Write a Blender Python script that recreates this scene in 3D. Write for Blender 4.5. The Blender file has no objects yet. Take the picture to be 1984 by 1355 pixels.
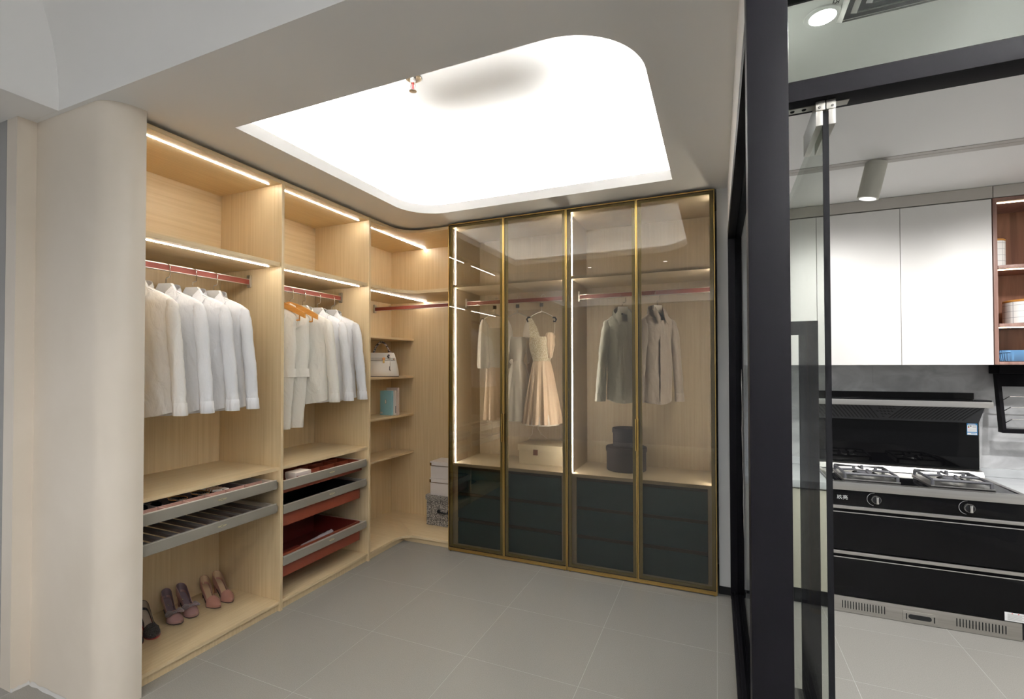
import bpy, bmesh, math, random
from mathutils import Vector, Matrix, noise, Euler

random.seed(7)
S = bpy.context.scene
COL = S.collection
PI = math.pi

# ------------------------------------------------------------------ camera
F_PX, W_PX, H_PX = 927.7588, 1984.0, 1355.0
YAW, PITCH, ROLL = -0.4040, 0.01457, -0.00182
fw = Vector((math.sin(YAW) * math.cos(PITCH), math.cos(YAW) * math.cos(PITCH), math.sin(PITCH)))
rt = Vector((math.cos(YAW), -math.sin(YAW), 0))
up = rt.cross(fw)
r2 = rt * math.cos(ROLL) + up * math.sin(ROLL)
u2 = up * math.cos(ROLL) - rt * math.sin(ROLL)
cd = bpy.data.cameras.new('camera')
cd.sensor_fit = 'HORIZONTAL'
cd.sensor_width = 36.0
cd.lens = 36.0 * F_PX / W_PX
cd.shift_y = (695.03 - 677.5) / W_PX
cd.clip_start = 0.02
cam = bpy.data.objects.new('camera', cd)
m = Matrix((r2, u2, -fw)).transposed().to_4x4()
m.translation = Vector((2.2306, -1.2246, 1.3582))
cam.matrix_world = m
COL.objects.link(cam)
S.camera = cam

# ------------------------------------------------------------------ view, world, light levels
S.view_settings.view_transform = 'Standard'
S.view_settings.look = 'None'
S.view_settings.gamma = 1.0
S.view_settings.use_curve_mapping = False
S.view_settings.exposure = 0.70
S.cycles.use_denoising = True
S.cycles.max_bounces = 10
S.cycles.diffuse_bounces = 6
S.cycles.glossy_bounces = 4
S.cycles.transmission_bounces = 8
S.cycles.transparent_max_bounces = 24
S.cycles.sample_clamp_indirect = 6.0
S.cycles.caustics_reflective = False
S.cycles.caustics_refractive = False

wd = bpy.data.worlds.new('world')
S.world = wd
wd.use_nodes = True
wd.node_tree.nodes['Background'].inputs[0].default_value = (0.97, 0.985, 1.0, 1)
wd.node_tree.nodes['Background'].inputs[1].default_value = 0.26
COVE = 150.0        # hidden cove strip of the dressing room coffer
SHOP_FILL = 1150.0    # added strip out of view, there to brighten the shop coffer
STRIP = 46.0        # visible wardrobe strips
SPOT_W = 31.0      # kitchen track spots
DOWN_W = 95.0      # kitchen downlights
SHOP_W = 62.0      # shop downlights behind the camera

# ------------------------------------------------------------------ materials
MATS = {}
def nmat(name):
    mt = bpy.data.materials.new(name); mt.use_nodes = True
    MATS[name] = mt
    return mt, mt.node_tree.nodes, mt.node_tree.links, mt.node_tree.nodes['Principled BSDF']
def pbr(name, col, rough=0.5, metal=0.0, spec=0.5, sheen=0.0, coat=0.0):
    mt, n, l, b = nmat(name)
    b.inputs['Base Color'].default_value = (*col, 1)
    b.inputs['Roughness'].default_value = rough
    b.inputs['Metallic'].default_value = metal
    b.inputs['Specular IOR Level'].default_value = spec
    if sheen: b.inputs['Sheen Weight'].default_value = sheen
    if coat: b.inputs['Coat Weight'].default_value = coat
    return mt
def noisy(name, c1, c2, scale=(1, 1, 1), nscale=5.0, detail=4.0, rough=0.5, bump=0.0, metal=0.0, lo=0.3, hi=0.7, spec=0.5, distort=0.0, sheen=0.0):
    mt, n, l, b = nmat(name)
    tc = n.new('ShaderNodeTexCoord'); mp = n.new('ShaderNodeMapping')
    mp.inputs['Scale'].default_value = scale
    nz = n.new('ShaderNodeTexNoise'); nz.inputs['Scale'].default_value = nscale; nz.inputs['Detail'].default_value = detail
    nz.inputs['Distortion'].default_value = distort
    cr = n.new('ShaderNodeValToRGB')
    cr.color_ramp.elements[0].position = lo; cr.color_ramp.elements[0].color = (*c1, 1)
    cr.color_ramp.elements[1].position = hi; cr.color_ramp.elements[1].color = (*c2, 1)
    l.new(tc.outputs['Object'], mp.inputs['Vector']); l.new(mp.outputs['Vector'], nz.inputs['Vector'])
    l.new(nz.outputs['Fac'], cr.inputs['Fac']); l.new(cr.outputs['Color'], b.inputs['Base Color'])
    b.inputs['Roughness'].default_value = rough; b.inputs['Metallic'].default_value = metal
    b.inputs['Specular IOR Level'].default_value = spec
    if sheen: b.inputs['Sheen Weight'].default_value = sheen
    if bump:
        bp = n.new('ShaderNodeBump'); bp.inputs['Strength'].default_value = bump; bp.inputs['Distance'].default_value = 0.002
        l.new(nz.outputs['Fac'], bp.inputs['Height']); l.new(bp.outputs['Normal'], b.inputs['Normal'])
    return mt
def wrinkle(name, scale=9.0, strength=0.45):
    mt = MATS[name]; n, l = mt.node_tree.nodes, mt.node_tree.links; b = n['Principled BSDF']
    tc = n.new('ShaderNodeTexCoord'); mp = n.new('ShaderNodeMapping'); mp.inputs['Scale'].default_value = (1.6, 1.6, 0.8)
    nz = n.new('ShaderNodeTexNoise'); nz.inputs['Scale'].default_value = scale; nz.inputs['Detail'].default_value = 3; nz.inputs['Distortion'].default_value = 1.2
    bp = n.new('ShaderNodeBump'); bp.inputs['Strength'].default_value = strength; bp.inputs['Distance'].default_value = 0.02
    l.new(tc.outputs['Object'], mp.inputs[0]); l.new(mp.outputs[0], nz.inputs[0]); l.new(nz.outputs[0], bp.inputs['Height']); l.new(bp.outputs[0], b.inputs['Normal'])
def emit(name, col, s):
    mt = bpy.data.materials.new(name); mt.use_nodes = True; MATS[name] = mt
    n = mt.node_tree.nodes; n.clear()
    e = n.new('ShaderNodeEmission'); e.inputs[0].default_value = (*col, 1); e.inputs[1].default_value = s
    o = n.new('ShaderNodeOutputMaterial'); mt.node_tree.links.new(e.outputs[0], o.inputs[0])
    return mt
def pane_mat(name, tint, refl=0.04, rough=0.0, gcol=(1, 1, 1), gain=0.9):
    """thin clear sheet: tinted see-through body with a fresnel mirror on each face"""
    mt = bpy.data.materials.new(name); mt.use_nodes = True; MATS[name] = mt
    n, l = mt.node_tree.nodes, mt.node_tree.links; n.clear()
    lw = n.new('ShaderNodeLayerWeight'); lw.inputs['Blend'].default_value = 0.5
    pw = n.new('ShaderNodeMath'); pw.operation = 'POWER'; pw.inputs[1].default_value = 5.0
    ml = n.new('ShaderNodeMath'); ml.operation = 'MULTIPLY_ADD'; ml.inputs[1].default_value = gain; ml.inputs[2].default_value = refl
    tr = n.new('ShaderNodeBsdfTransparent'); tr.inputs[0].default_value = (*tint, 1)
    gl = n.new('ShaderNodeBsdfGlossy'); gl.inputs['Roughness'].default_value = rough; gl.inputs[0].default_value = (*gcol, 1)
    mx = n.new('ShaderNodeMixShader'); o = n.new('ShaderNodeOutputMaterial')
    l.new(lw.outputs['Facing'], pw.inputs[0]); l.new(pw.outputs[0], ml.inputs[0]); l.new(ml.outputs[0], mx.inputs[0])
    l.new(tr.outputs[0], mx.inputs[1]); l.new(gl.outputs[0], mx.inputs[2]); l.new(mx.outputs[0], o.inputs[0])
    return mt

WC1, WC2 = (0.63, 0.485, 0.285), (0.72, 0.575, 0.36)
noisy('wood_upright', WC1, WC2, (90, 90, 2.2), 1.0, 5, 0.42, 0.05)
noisy('wood_along_y', WC1, WC2, (90, 2.2, 90), 1.0, 5, 0.42, 0.05)
noisy('wood_along_x', WC1, WC2, (2.2, 90, 90), 1.0, 5, 0.42, 0.05)
noisy('wood_smoked', (0.50, 0.41, 0.30), (0.57, 0.48, 0.36), (90, 90, 2.2), 1.0, 5, 0.42, 0.05)
noisy('wood_edge', (0.63, 0.52, 0.35), (0.71, 0.60, 0.42), (60, 3, 60), 1.0, 3, 0.45)
pbr('white_paint', (0.84, 0.835, 0.825), 0.6, spec=0.3)
pbr('shade_grey', (0.36, 0.355, 0.345), 0.7, spec=0.3)  # shade on the far left wall is mixed into this grey
pbr('wall_white', (0.74, 0.735, 0.72), 0.6, spec=0.3)
noisy('plaster_cream', (0.69, 0.615, 0.515), (0.76, 0.685, 0.59), (1, 1, 0.8), 3.0, 8, 0.38, 0.10, lo=0.25, hi=0.75, distort=0.6)
noisy('tile_grey', (0.218, 0.209, 0.190), (0.278, 0.267, 0.243), (1, 1, 1), 260.0, 3, 0.42, 0.0, lo=0.3, hi=0.7)
pbr('grout_pale', (0.42, 0.415, 0.395), 0.8)
pbr('sealant', (0.50, 0.49, 0.47), 0.6)
pbr('gold_metal', (0.56, 0.37, 0.12), 0.30, 1.0)
pbr('gold_dark', (0.30, 0.22, 0.05), 0.35, 1.0)
pbr('olive_metal', (0.46, 0.38, 0.14), 0.35, 0.35)
pbr('black_metal', (0.0055, 0.005, 0.0065), 0.5, spec=0.08)
pbr('black_seal', (0.006, 0.006, 0.007), 0.6, spec=0.08)
pbr('black_satin', (0.014, 0.014, 0.016), 0.4, spec=0.25)
pbr('hood_black', (0.05, 0.05, 0.054), 0.45, spec=0.3)
pbr('chrome', (0.72, 0.71, 0.69), 0.22, 1.0)
pbr('nickel', (0.62, 0.60, 0.55), 0.32, 1.0)
noisy('stainless', (0.50, 0.485, 0.46), (0.60, 0.585, 0.56), (1.5, 80, 80), 1.0, 4, 0.30, 0.0, 1.0)
noisy('stainless_plinth', (0.46, 0.44, 0.405), (0.54, 0.52, 0.485), (1.5, 80, 80), 1.0, 4, 0.38, 0.0, 1.0)
pbr('cast_iron', (0.10, 0.10, 0.11), 0.5)
pbr('black_glass', (0.003, 0.003, 0.0035), 0.06, spec=0.16)
pbr('red_leather', (0.175, 0.036, 0.016), 0.5)
pbr('red_leather_dark', (0.10, 0.012, 0.008), 0.5)
pbr('rail_red', (0.20, 0.036, 0.022), 0.55)
pbr('taupe', (0.285, 0.265, 0.225), 0.42, 0.25)
pbr('taupe_light', (0.50, 0.47, 0.42), 0.4, 0.3)
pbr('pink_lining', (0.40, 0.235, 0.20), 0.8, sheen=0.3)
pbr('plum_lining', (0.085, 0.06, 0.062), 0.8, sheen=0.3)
pbr('brown_flock', (0.055, 0.034, 0.026), 0.8, sheen=0.2)
pbr('drawer_navy', (0.016, 0.066, 0.095), 0.6, spec=0.2)
pbr('drawer_gap', (0.004, 0.005, 0.006), 0.6)
pbr('interior_beige', (0.55, 0.47, 0.35), 0.5)
pbr('shirt_white', (0.88, 0.885, 0.905), 0.75, sheen=0.2, spec=0.2)
pbr('shirt_cream', (0.84, 0.815, 0.775), 0.75, sheen=0.2, spec=0.2)
pbr('ivory_cloth', (0.87, 0.85, 0.79), 0.75, sheen=0.2, spec=0.2)
for _c in ('shirt_white', 'shirt_cream', 'ivory_cloth'): wrinkle(_c)
pbr('hanger_white', (0.80, 0.79, 0.77), 0.35)
noisy('hanger_wood', (0.46, 0.20, 0.04), (0.58, 0.28, 0.07), (3, 60, 60), 1, 3, 0.35)
pbr('tag_black', (0.012, 0.012, 0.014), 0.5)
pbr('satin_champagne', (0.80, 0.62, 0.47), 0.32, sheen=0.4, coat=0.15)
pbr('satin_white', (0.80, 0.75, 0.69), 0.35, sheen=0.4, coat=0.1)
pbr('tulle', (0.76, 0.70, 0.63), 0.8, sheen=0.4)
noisy('beaded', (0.62, 0.52, 0.36), (0.86, 0.80, 0.66), (1, 1, 1), 160, 2, 0.35, 0.3, lo=0.4, hi=0.6)
pbr('satin_grey', (0.62, 0.635, 0.60), 0.36, sheen=0.3)
pbr('taupe_cloth', (0.36, 0.31, 0.28), 0.5, sheen=0.3)
for _c in ('satin_grey', 'taupe_cloth'): wrinkle(_c, 8.0, 0.55)
pbr('box_beige', (0.74, 0.65, 0.50), 0.6)
pbr('brown_leather', (0.14, 0.055, 0.035), 0.5)
pbr('hatbox_navy', (0.045, 0.040, 0.050), 0.8, spec=0.2)
pbr('box_white', (0.74, 0.70, 0.68), 0.55)
pbr('bronze_clip', (0.26, 0.16, 0.06), 0.35, 1.0)
noisy('tweed', (0.035, 0.033, 0.03), (0.50, 0.47, 0.43), (1, 1, 1), 210, 2, 0.9, 0.4, lo=0.42, hi=0.62)
pbr('bag_white', (0.80, 0.77, 0.71), 0.4)
pbr('bag_edge', (0.03, 0.025, 0.03), 0.5)
noisy('scarf', (0.02, 0.018, 0.02), (0.62, 0.55, 0.52), (1, 1, 1), 70, 2, 0.6, lo=0.5, hi=0.56)
pbr('copper', (0.62, 0.27, 0.10), 0.3, 0.9)
pbr('book_blue', (0.26, 0.50, 0.56), 0.5)
pbr('book_blue_dark', (0.20, 0.40, 0.46), 0.5)
pbr('book_pink', (0.60, 0.49, 0.43), 0.55)
pbr('paper', (0.74, 0.70, 0.64), 0.7)
pbr('ink', (0.05, 0.05, 0.055), 0.6)
pbr('ink_grey', (0.45, 0.44, 0.43), 0.6)
noisy('glitter_black', (0.008, 0.008, 0.009), (0.24, 0.24, 0.26), (1, 1, 1), 420, 2, 0.3, 0.3, lo=0.52, hi=0.72)
pbr('patent_black', (0.012, 0.011, 0.012), 0.2)
pbr('shoe_mauve', (0.36, 0.215, 0.20), 0.25)
pbr('mauve_inner', (0.155, 0.105, 0.115), 0.55)
pbr('ribbon_mauve', (0.145, 0.105, 0.11), 0.35, sheen=0.4)
pbr('shoe_nude', (0.40, 0.20, 0.155), 0.4)
pbr('nude_inner', (0.52, 0.36, 0.22), 0.5)
pbr('pink_inner', (0.42, 0.22, 0.20), 0.5)
pbr('sock_lining', (0.50, 0.41, 0.32), 0.5)
pbr('sole_black', (0.02, 0.015, 0.015), 0.5)
pbr('sole_red', (0.30, 0.02, 0.02), 0.4)
pbr('gold_print', (0.70, 0.60, 0.36), 0.4, 0.6)
pbr('kitchen_white', (0.76, 0.745, 0.725), 0.45)
pbr('kitchen_beige', (0.52, 0.49, 0.40), 0.45)
pbr('kitchen_fascia', (0.50, 0.47, 0.43), 0.5)
pbr('ceiling_trim', (0.48, 0.46, 0.44), 0.5)
noisy('walnut', (0.145, 0.055, 0.030), (0.30, 0.135, 0.080), (22, 22, 1.6), 1, 6, 0.45, distort=0.8)
noisy('walnut_frame', (0.21, 0.11, 0.085), (0.33, 0.20, 0.165), (40, 40, 1.6), 1, 6, 0.45)
noisy('marble', (0.42, 0.42, 0.425), (0.64, 0.64, 0.645), (1, 1, 1.6), 5.0, 9, 0.25, lo=0.3, hi=0.72, distort=1.6)
noisy('counter_stone', (0.44, 0.45, 0.46), (0.52, 0.53, 0.54), (1, 1, 1), 12, 4, 0.22)
pbr('spot_body', (0.50, 0.49, 0.43), 0.5)
pbr('label_white', (0.80, 0.80, 0.80), 0.5)
pbr('label_blue', (0.035, 0.25, 0.55), 0.5)
pbr('label_red', (0.65, 0.03, 0.03), 0.5)
pbr('label_green', (0.10, 0.45, 0.12), 0.5)
pbr('dish_blue', (0.12, 0.28, 0.50), 0.3)
pbr('sock_grey', (0.33, 0.33, 0.36), 0.9)
pbr('cover_grey', (0.62, 0.63, 0.62), 0.5)
emit('strip_light', (1.0, 0.93, 0.84), STRIP)
emit('strip_light_low', (1.0, 0.93, 0.84), 7.0)
emit('strip_light_cool', (1.0, 0.97, 0.93), STRIP * 1.8)
emit('cove_light', (1.0, 0.985, 0.96), COVE)
emit('shop_fill_light', (0.98, 0.99, 1.0), SHOP_FILL)
emit('walnut_light', (1.0, 0.80, 0.52), 12.0)
emit('spot_lens', (1, 0.98, 0.94), 0.8)
emit('downlight_light', (1, 1, 1), 14.0)
pane_mat('bronze_glass', (0.70, 0.675, 0.615), 0.050)
pane_mat('clear_glass', (0.93, 0.955, 0.93), 0.03, gain=0.22)
pane_mat('transom_glass', (0.90, 0.94, 0.90), 0.035)
pane_mat('smoked_glass', (0.50, 0.52, 0.54), 0.04, gain=0.35)

def grid_mat():
    mt, n, l, b = nmat('canister_grid')
    tc = n.new('ShaderNodeTexCoord'); sp = n.new('ShaderNodeSeparateXYZ'); l.new(tc.outputs['Object'], sp.inputs[0])
    at = n.new('ShaderNodeMath'); at.operation = 'ARCTAN2'; l.new(sp.outputs[0], at.inputs[0]); l.new(sp.outputs[1], at.inputs[1])
    def line(src, k):
        a = n.new('ShaderNodeMath'); a.operation = 'MULTIPLY'; a.inputs[1].default_value = k; l.new(src, a.inputs[0])
        f = n.new('ShaderNodeMath'); f.operation = 'FRACT'; l.new(a.outputs[0], f.inputs[0])
        c = n.new('ShaderNodeMath'); c.operation = 'LESS_THAN'; c.inputs[1].default_value = 0.06; l.new(f.outputs[0], c.inputs[0])
        return c.outputs[0]
    mxm = n.new('ShaderNodeMath'); mxm.operation = 'MAXIMUM'
    l.new(line(sp.outputs[2], 30.0), mxm.inputs[0]); l.new(line(at.outputs[0], 1.9), mxm.inputs[1])
    cr = n.new('ShaderNodeValToRGB')
    cr.color_ramp.elements[0].color = (0.80, 0.79, 0.77, 1); cr.color_ramp.elements[1].color = (0.36, 0.36, 0.37, 1)
    l.new(mxm.outputs[0], cr.inputs[0]); l.new(cr.outputs[0], b.inputs['Base Color']); b.inputs['Roughness'].default_value = 0.35
grid_mat()

# ------------------------------------------------------------------ mesh helpers
class MB:
    def __init__(s): s.bm = bmesh.new()
    def box(s, x0, x1, y0, y1, z0, z1, bev=0.0):
        bm = s.bm
        vs = [bm.verts.new((x, y, z)) for z in (z0, z1) for y in (y0, y1) for x in (x0, x1)]
        fs = [(0, 2, 3, 1), (4, 5, 7, 6), (0, 1, 5, 4), (2, 6, 7, 3), (0, 4, 6, 2), (1, 3, 7, 5)]
        faces = [bm.faces.new([vs[i] for i in f]) for f in fs]
        if bev:
            es = list({e for f in faces for e in f.edges})
            bmesh.ops.bevel(bm, geom=es, offset=bev, segments=2, affect='EDGES', profile=0.7)
        return s
    def obox(s, c, ax, ay, az, hx, hy, hz):
        c = Vector(c); ax, ay, az = Vector(ax).normalized(), Vector(ay).normalized(), Vector(az).normalized()
        vs = [s.bm.verts.new(c + ax * hx * i + ay * hy * j + az * hz * k) for k in (-1, 1) for j in (-1, 1) for i in (-1, 1)]
        for f in [(0, 2, 3, 1), (4, 5, 7, 6), (0, 1, 5, 4), (2, 6, 7, 3), (0, 4, 6, 2), (1, 3, 7, 5)]:
            s.bm.faces.new([vs[i] for i in f])
        return s
    def loft(s, rings, closed=True, cap0=False, cap1=False):
        bm = s.bm; R = [[bm.verts.new(p) for p in r] for r in rings]
        n = len(R[0])
        for a, b in zip(R, R[1:]):
            for i in range(n if closed else n - 1):
                j = (i + 1) % n
                try: bm.faces.new((a[i], a[j], b[j], b[i]))
                except ValueError: pass
        if cap0: bm.faces.new(list(reversed(R[0])))
        if cap1: bm.faces.new(R[-1])
        return s
    def lathe(s, prof, c=(0, 0, 0), seg=32, axis='z'):
        rings = []
        for r, h in prof:
            ring = []
            for i in range(seg):
                a = 2 * PI * i / seg
                if axis == 'z': p = (c[0] + r * math.cos(a), c[1] + r * math.sin(a), c[2] + h)
                elif axis == 'y': p = (c[0] + r * math.cos(a), c[1] + h, c[2] + r * math.sin(a))
                else: p = (c[0] + h, c[1] + r * math.cos(a), c[2] + r * math.sin(a))
                ring.append(p)
            rings.append(ring)
        return s.loft(rings, True, prof[0][0] > 1e-5, prof[-1][0] > 1e-5)
    def tube(s, pts, r, seg=10, caps=True, flat=1.0):
        pts = [Vector(p) for p in pts]; n = len(pts)
        rr = r if isinstance(r, (list, tuple)) else [r] * n
        rings = []; pn = None
        for i, p in enumerate(pts):
            t = (pts[min(i + 1, n - 1)] - pts[max(i - 1, 0)]).normalized()
            if pn is None:
                a = Vector((0, 0, 1)) if abs(t.z) < 0.9 else Vector((1, 0, 0))
                u = t.cross(a).normalized()
            else:
                u = (pn - t * pn.dot(t)).normalized()
            pn = u; v = t.cross(u)
            rings.append([p + (u * math.cos(2 * PI * k / seg) + v * math.sin(2 * PI * k / seg) * flat) * rr[i] for k in range(seg)])
        return s.loft(rings, True, caps, caps)
    def cyl(s, p0, p1, r0, r1=None, seg=20):
        return s.tube([p0, p1], [r0, r0 if r1 is None else r1], seg)
    def prism(s, pts, z0, z1, axis='z', bev=0.0):
        """closed outline pts (2d) extruded; axis z: (x,y), axis y: (x,z), axis x: (y,z)"""
        def P(a, b, h):
            return (a, b, h) if axis == 'z' else ((a, h, b) if axis == 'y' else (h, a, b))
        bm = s.bm
        A = [bm.verts.new(P(a, b, z0)) for a, b in pts]; B = [bm.verts.new(P(a, b, z1)) for a, b in pts]
        n = len(pts); faces = []
        faces.append(bm.faces.new(list(reversed(A)))); faces.append(bm.faces.new(B))
        for i in range(n):
            j = (i + 1) % n; faces.append(bm.faces.new((A[i], A[j], B[j], B[i])))
        if bev:
            es = list({e for f in faces[:2] for e in f.edges})
            bmesh.ops.bevel(bm, geom=es, offset=bev, segments=2, affect='EDGES', profile=0.7)
        return s
    def sphere(s, c, r, sx=1, sy=1, sz=1, seg=14):
        rings = []
        for i in range(1, 8):
            t = PI * i / 8
            rings.append([(c[0] + r * sx * math.sin(t) * math.cos(2 * PI * k / seg), c[1] + r * sy * math.sin(t) * math.sin(2 * PI * k / seg), c[2] + r * sz * math.cos(t)) for k in range(seg)])
        return s.loft(rings, True, True, True)

WLOC = {}
def mk(name, mb, mat, parent=None, smooth=40, label=None, kind=None):
    me = bpy.data.meshes.new(name)
    bm = mb.bm
    bmesh.ops.recalc_face_normals(bm, faces=bm.faces[:])
    bm.to_mesh(me); bm.free()
    o = bpy.data.objects.new(name, me); COL.objects.link(o)
    me.materials.append(MATS[mat])
    if smooth:
        for p in me.polygons: p.use_smooth = True
        me.set_sharp_from_angle(angle=math.radians(smooth))
    if parent is not None:
        off = WLOC.get(parent.name, Vector((0, 0, 0)))
        if off.length > 0: me.transform(Matrix.Translation(-off))
        o.parent = parent
        WLOC[o.name] = off
    if label: o['label'] = label
    if kind: o['kind'] = kind
    return o
def tag(o, label, cat, group=None, kind=None):
    o['label'] = label; o['category'] = cat
    if group: o['group'] = group
    if kind: o['kind'] = kind
    return o
def thing(name, label, cat, loc=(0, 0, 0), rz=0.0, group=None, kind=None, world=True):
    """Empty at the base of a thing. world=True: parts are given in scene coordinates; else in local ones."""
    o = bpy.data.objects.new(name, None); COL.objects.link(o)
    o.empty_display_size = 0.05
    o.location = loc; o.rotation_euler = (0, 0, rz)
    WLOC[o.name] = Vector(loc) if world else Vector((0, 0, 0))
    return tag(o, label, cat, group, kind)
def bx(x0, x1, y0, y1, z0, z1, bev=0.0): return MB().box(x0, x1, y0, y1, z0, z1, bev)
def struct(name, mb, mat, label, cat, parent=None, smooth=40):
    o = mk(name, mb, mat, parent, smooth)
    if parent is None: tag(o, label, cat, kind='structure')
    return o
def text_mesh(name, body, size, mat, parent, loc, rot, extrude=0.0004, align='CENTER'):
    cu = bpy.data.curves.new(name + '_curve', 'FONT'); cu.body = body; cu.size = size
    cu.align_x = align; cu.align_y = 'CENTER'; cu.extrude = extrude
    t = bpy.data.objects.new(name + '_tmp', cu); COL.objects.link(t)
    bpy.context.view_layer.update()
    me = bpy.data.meshes.new_from_object(t.evaluated_get(bpy.context.evaluated_depsgraph_get()))
    bpy.data.objects.remove(t)
    me.transform(Matrix.Translation(Vector(loc)) @ Euler(rot).to_matrix().to_4x4())
    if parent is not None: me.transform(Matrix.Translation(-WLOC.get(parent.name, Vector())))
    me.materials.clear(); me.materials.append(MATS[mat])
    o = bpy.data.objects.new(name, me); COL.objects.link(o)
    if parent is not None:
        o.parent = parent; WLOC[o.name] = WLOC.get(parent.name, Vector())
    return o
def copy_tree(src, loc, rz, label, parent=None):
    r = src.copy(); COL.objects.link(r)
    if parent is None:
        r.location = loc; r.rotation_euler = (0, 0, rz); r['label'] = label
    else: r.parent = parent
    for ch in src.children: copy_tree(ch, None, None, None, r)
    return r

HC = 2.42          # dressing room ceiling
XB, YBK = -0.50, 2.32   # back of the open wardrobe / back panel of the glass wardrobe
YD = 1.842         # front face of the glass doors
Y1, Y2 = 0.7315, 1.4634
YF = -0.15         # front edge of the lowered ceiling

# ================================================================== SETTING
# ---- floor: grout bed plus one object per tile
fl = struct('floor', bx(-2.2, 4.8, -3.6, 2.6, -0.06, -0.0004), 'grout_pale', 'grey tiled floor with pale joints running through both rooms', 'floor')
tp, ty = 0.5412, 0.4975
jx, jy = 0.0009, 0.0009
tile_me = None
for i in range(-4, 9):
    for j in range(-8, 5):
        x0 = 0.058 + i * tp; y0 = 0.2658 + j * ty
        if x0 < -2.2 or x0 + tp > 4.8 or y0 + ty > 2.76 or y0 < -3.6: continue
        if tile_me is None:
            tile = mk('tile', bx(jx, tp - jx, jy, ty - jy, -0.011, 0.0, 0.0008), 'tile_grey', fl, 0)
            tile_me = tile.data
        else:
            tile = bpy.data.objects.new('tile', tile_me); COL.objects.link(tile); tile.parent = fl
        tile.location = (x0, y0, 0)

# ---- walls
def wall_outline_column():
    pts = [(-0.485, -0.132), (-0.055, -0.132)]
    cx, cy, r = -0.055, -0.022, 0.110
    for k in range(1, 15): 
        a = -PI / 2 + PI / 2 * k / 14
        pts.append((cx + r * math.cos(a), cy + r * math.sin(a)))
    pts += [(0.055, -0.001), (-0.54, -0.001), (-0.54, -0.132)]
    return pts
struct('wall_left', MB().prism(wall_outline_column(), 0.0, HC + 0.02, 'z'), 'plaster_cream', 'cream plastered wall end with a rounded corner beside the open wardrobe', 'wall')
struct('wall_pier', MB().box(-0.57, -0.486, -0.196, 0.0, 0, HC + 0.02), 'plaster_cream', 'narrow cream pier between the rounded wall and the grey wall', 'wall')
struct('wall_far_left', MB().box(-2.2, -0.572, -0.1965, 0.0, 0, HC + 0.02), 'shade_grey', 'wall at the far left edge with its shade put into the grey', 'wall')
struct('wall_back', MB().box(-0.62, 2.236, 2.345, 2.42, 0, 2.9).box(2.236, 2.298, 1.90, 2.42, 0, HC + 0.3), 'wall_white', 'white back wall behind the wardrobes', 'wall')
struct('wall_side', bx(-0.62, -0.535, 0.0, 2.42, 0, HC), 'wall_white', 'white wall behind the open wardrobe', 'wall')
struct('baseboard_back', bx(2.231, 2.298, 1.893, 1.8995, 0.0, 0.045), 'black_satin', 'black skirting strip between glass wardrobe and black partition', 'skirting')
def bead(x0, x1, y0, y1, seed):
    mb = MB(); n = 14; rings = []
    for i in range(n + 1):
        t = i / n; x = x0 + (x1 - x0) * t; y = y0 + (y1 - y0) * t
        k = 0.0035 + 0.003 * noise.noise(Vector((i * 0.7, seed, 0)))
        if abs(x1 - x0) > abs(y1 - y0): rings.append([(x, y, 0.0), (x, y - k * 2, 0.0), (x, y - k, k * 1.2), (x, y, k * 3)])
        else: rings.append([(x, y, 0.0), (x + k * 2, y, 0.0), (x + k, y, k * 1.2), (x, y, k * 3)])
    return mb.loft(rings, True, True, True)
struct('trim_1', bead(-0.475, -0.06, -0.133, -0.133, 1), 'sealant', 'uneven white sealant bead at the foot of the rounded wall', 'sealant')
struct('trim_2', bead(-0.4855, -0.4855, -0.196, -0.135, 5), 'sealant', 'uneven white sealant bead at the foot of the narrow pier', 'sealant')

# ---- ceiling of the dressing room with a two-cornered rounded opening
def opening(off=0.0):
    x0, x1, y0, y1 = 0.268 - off, 2.005 + off, 0.238 - off, 1.638 + off
    r1, r2 = 0.25 + off, 0.29 + off
    pts = [(x0, y0)]
    cx, cy = x1 - r2, y0 + r2      # front right corner is rounded
    for k in range(0, 15):
        a = -PI / 2 + PI / 2 * k / 14
        pts.append((cx + r2 * math.cos(a), cy + r2 * math.sin(a)))
    pts.append((x1, y1))
    cx, cy = x0 + r1, y1 - r1      # back left corner is rounded
    for k in range(0, 15):
        a = PI / 2 + PI / 2 * k / 14
        pts.append((cx + r1 * math.cos(a), cy + r1 * math.sin(a)))
    return pts
def ceiling_mesh():
    mb = MB(); bm = mb.bm
    out = [(-0.62, YF), (2.298, YF), (2.298, 2.42), (-0.62, 2.42)]
    vo = [bm.verts.new((x, y, HC)) for x, y in out]
    vi = [bm.verts.new((x, y, HC)) for x, y in opening()]
    es = []
    for L in (vo, vi):
        for i in range(len(L)): es.append(bm.edges.new((L[i], L[(i + 1) % len(L)])))
    bmesh.ops.triangle_fill(bm, use_beauty=True, edges=es, normal=(0, 0, -1))
    o0 = opening(0.0)
    mb.loft([[(x, y, HC) for x, y in o0], [(x, y, HC + 0.06) for x, y in o0], [(x, y, HC + 0.06) for x, y in opening(0.012)], [(x, y, HC + 0.02) for x, y in opening(0.012)]])
    return mb
ce = struct('ceiling', ceiling_mesh(), 'white_paint', 'white lowered ceiling with a lit coffer whose two corners are rounded', 'ceiling', smooth=30)
def vault():
    prof = [(0.012, 0.02), (0.15, 0.02), (0.15, 0.12), (0.145, 0.18), (0.13, 0.24), (0.10, 0.29), (0.05, 0.325), (-0.02, 0.35), (-0.12, 0.36)]
    mb = MB()
    rings = [[(x, y, HC + h) for x, y in opening(o)] for o, h in prof]
    mb.loft(rings)
    n = len(rings[-1])
    vs = [mb.bm.verts.new(p) for p in rings[-1]]
    mb.bm.faces.new(vs)
    return mb
mk('coffer_vault', vault(), 'white_paint', ce, 60)
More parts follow.
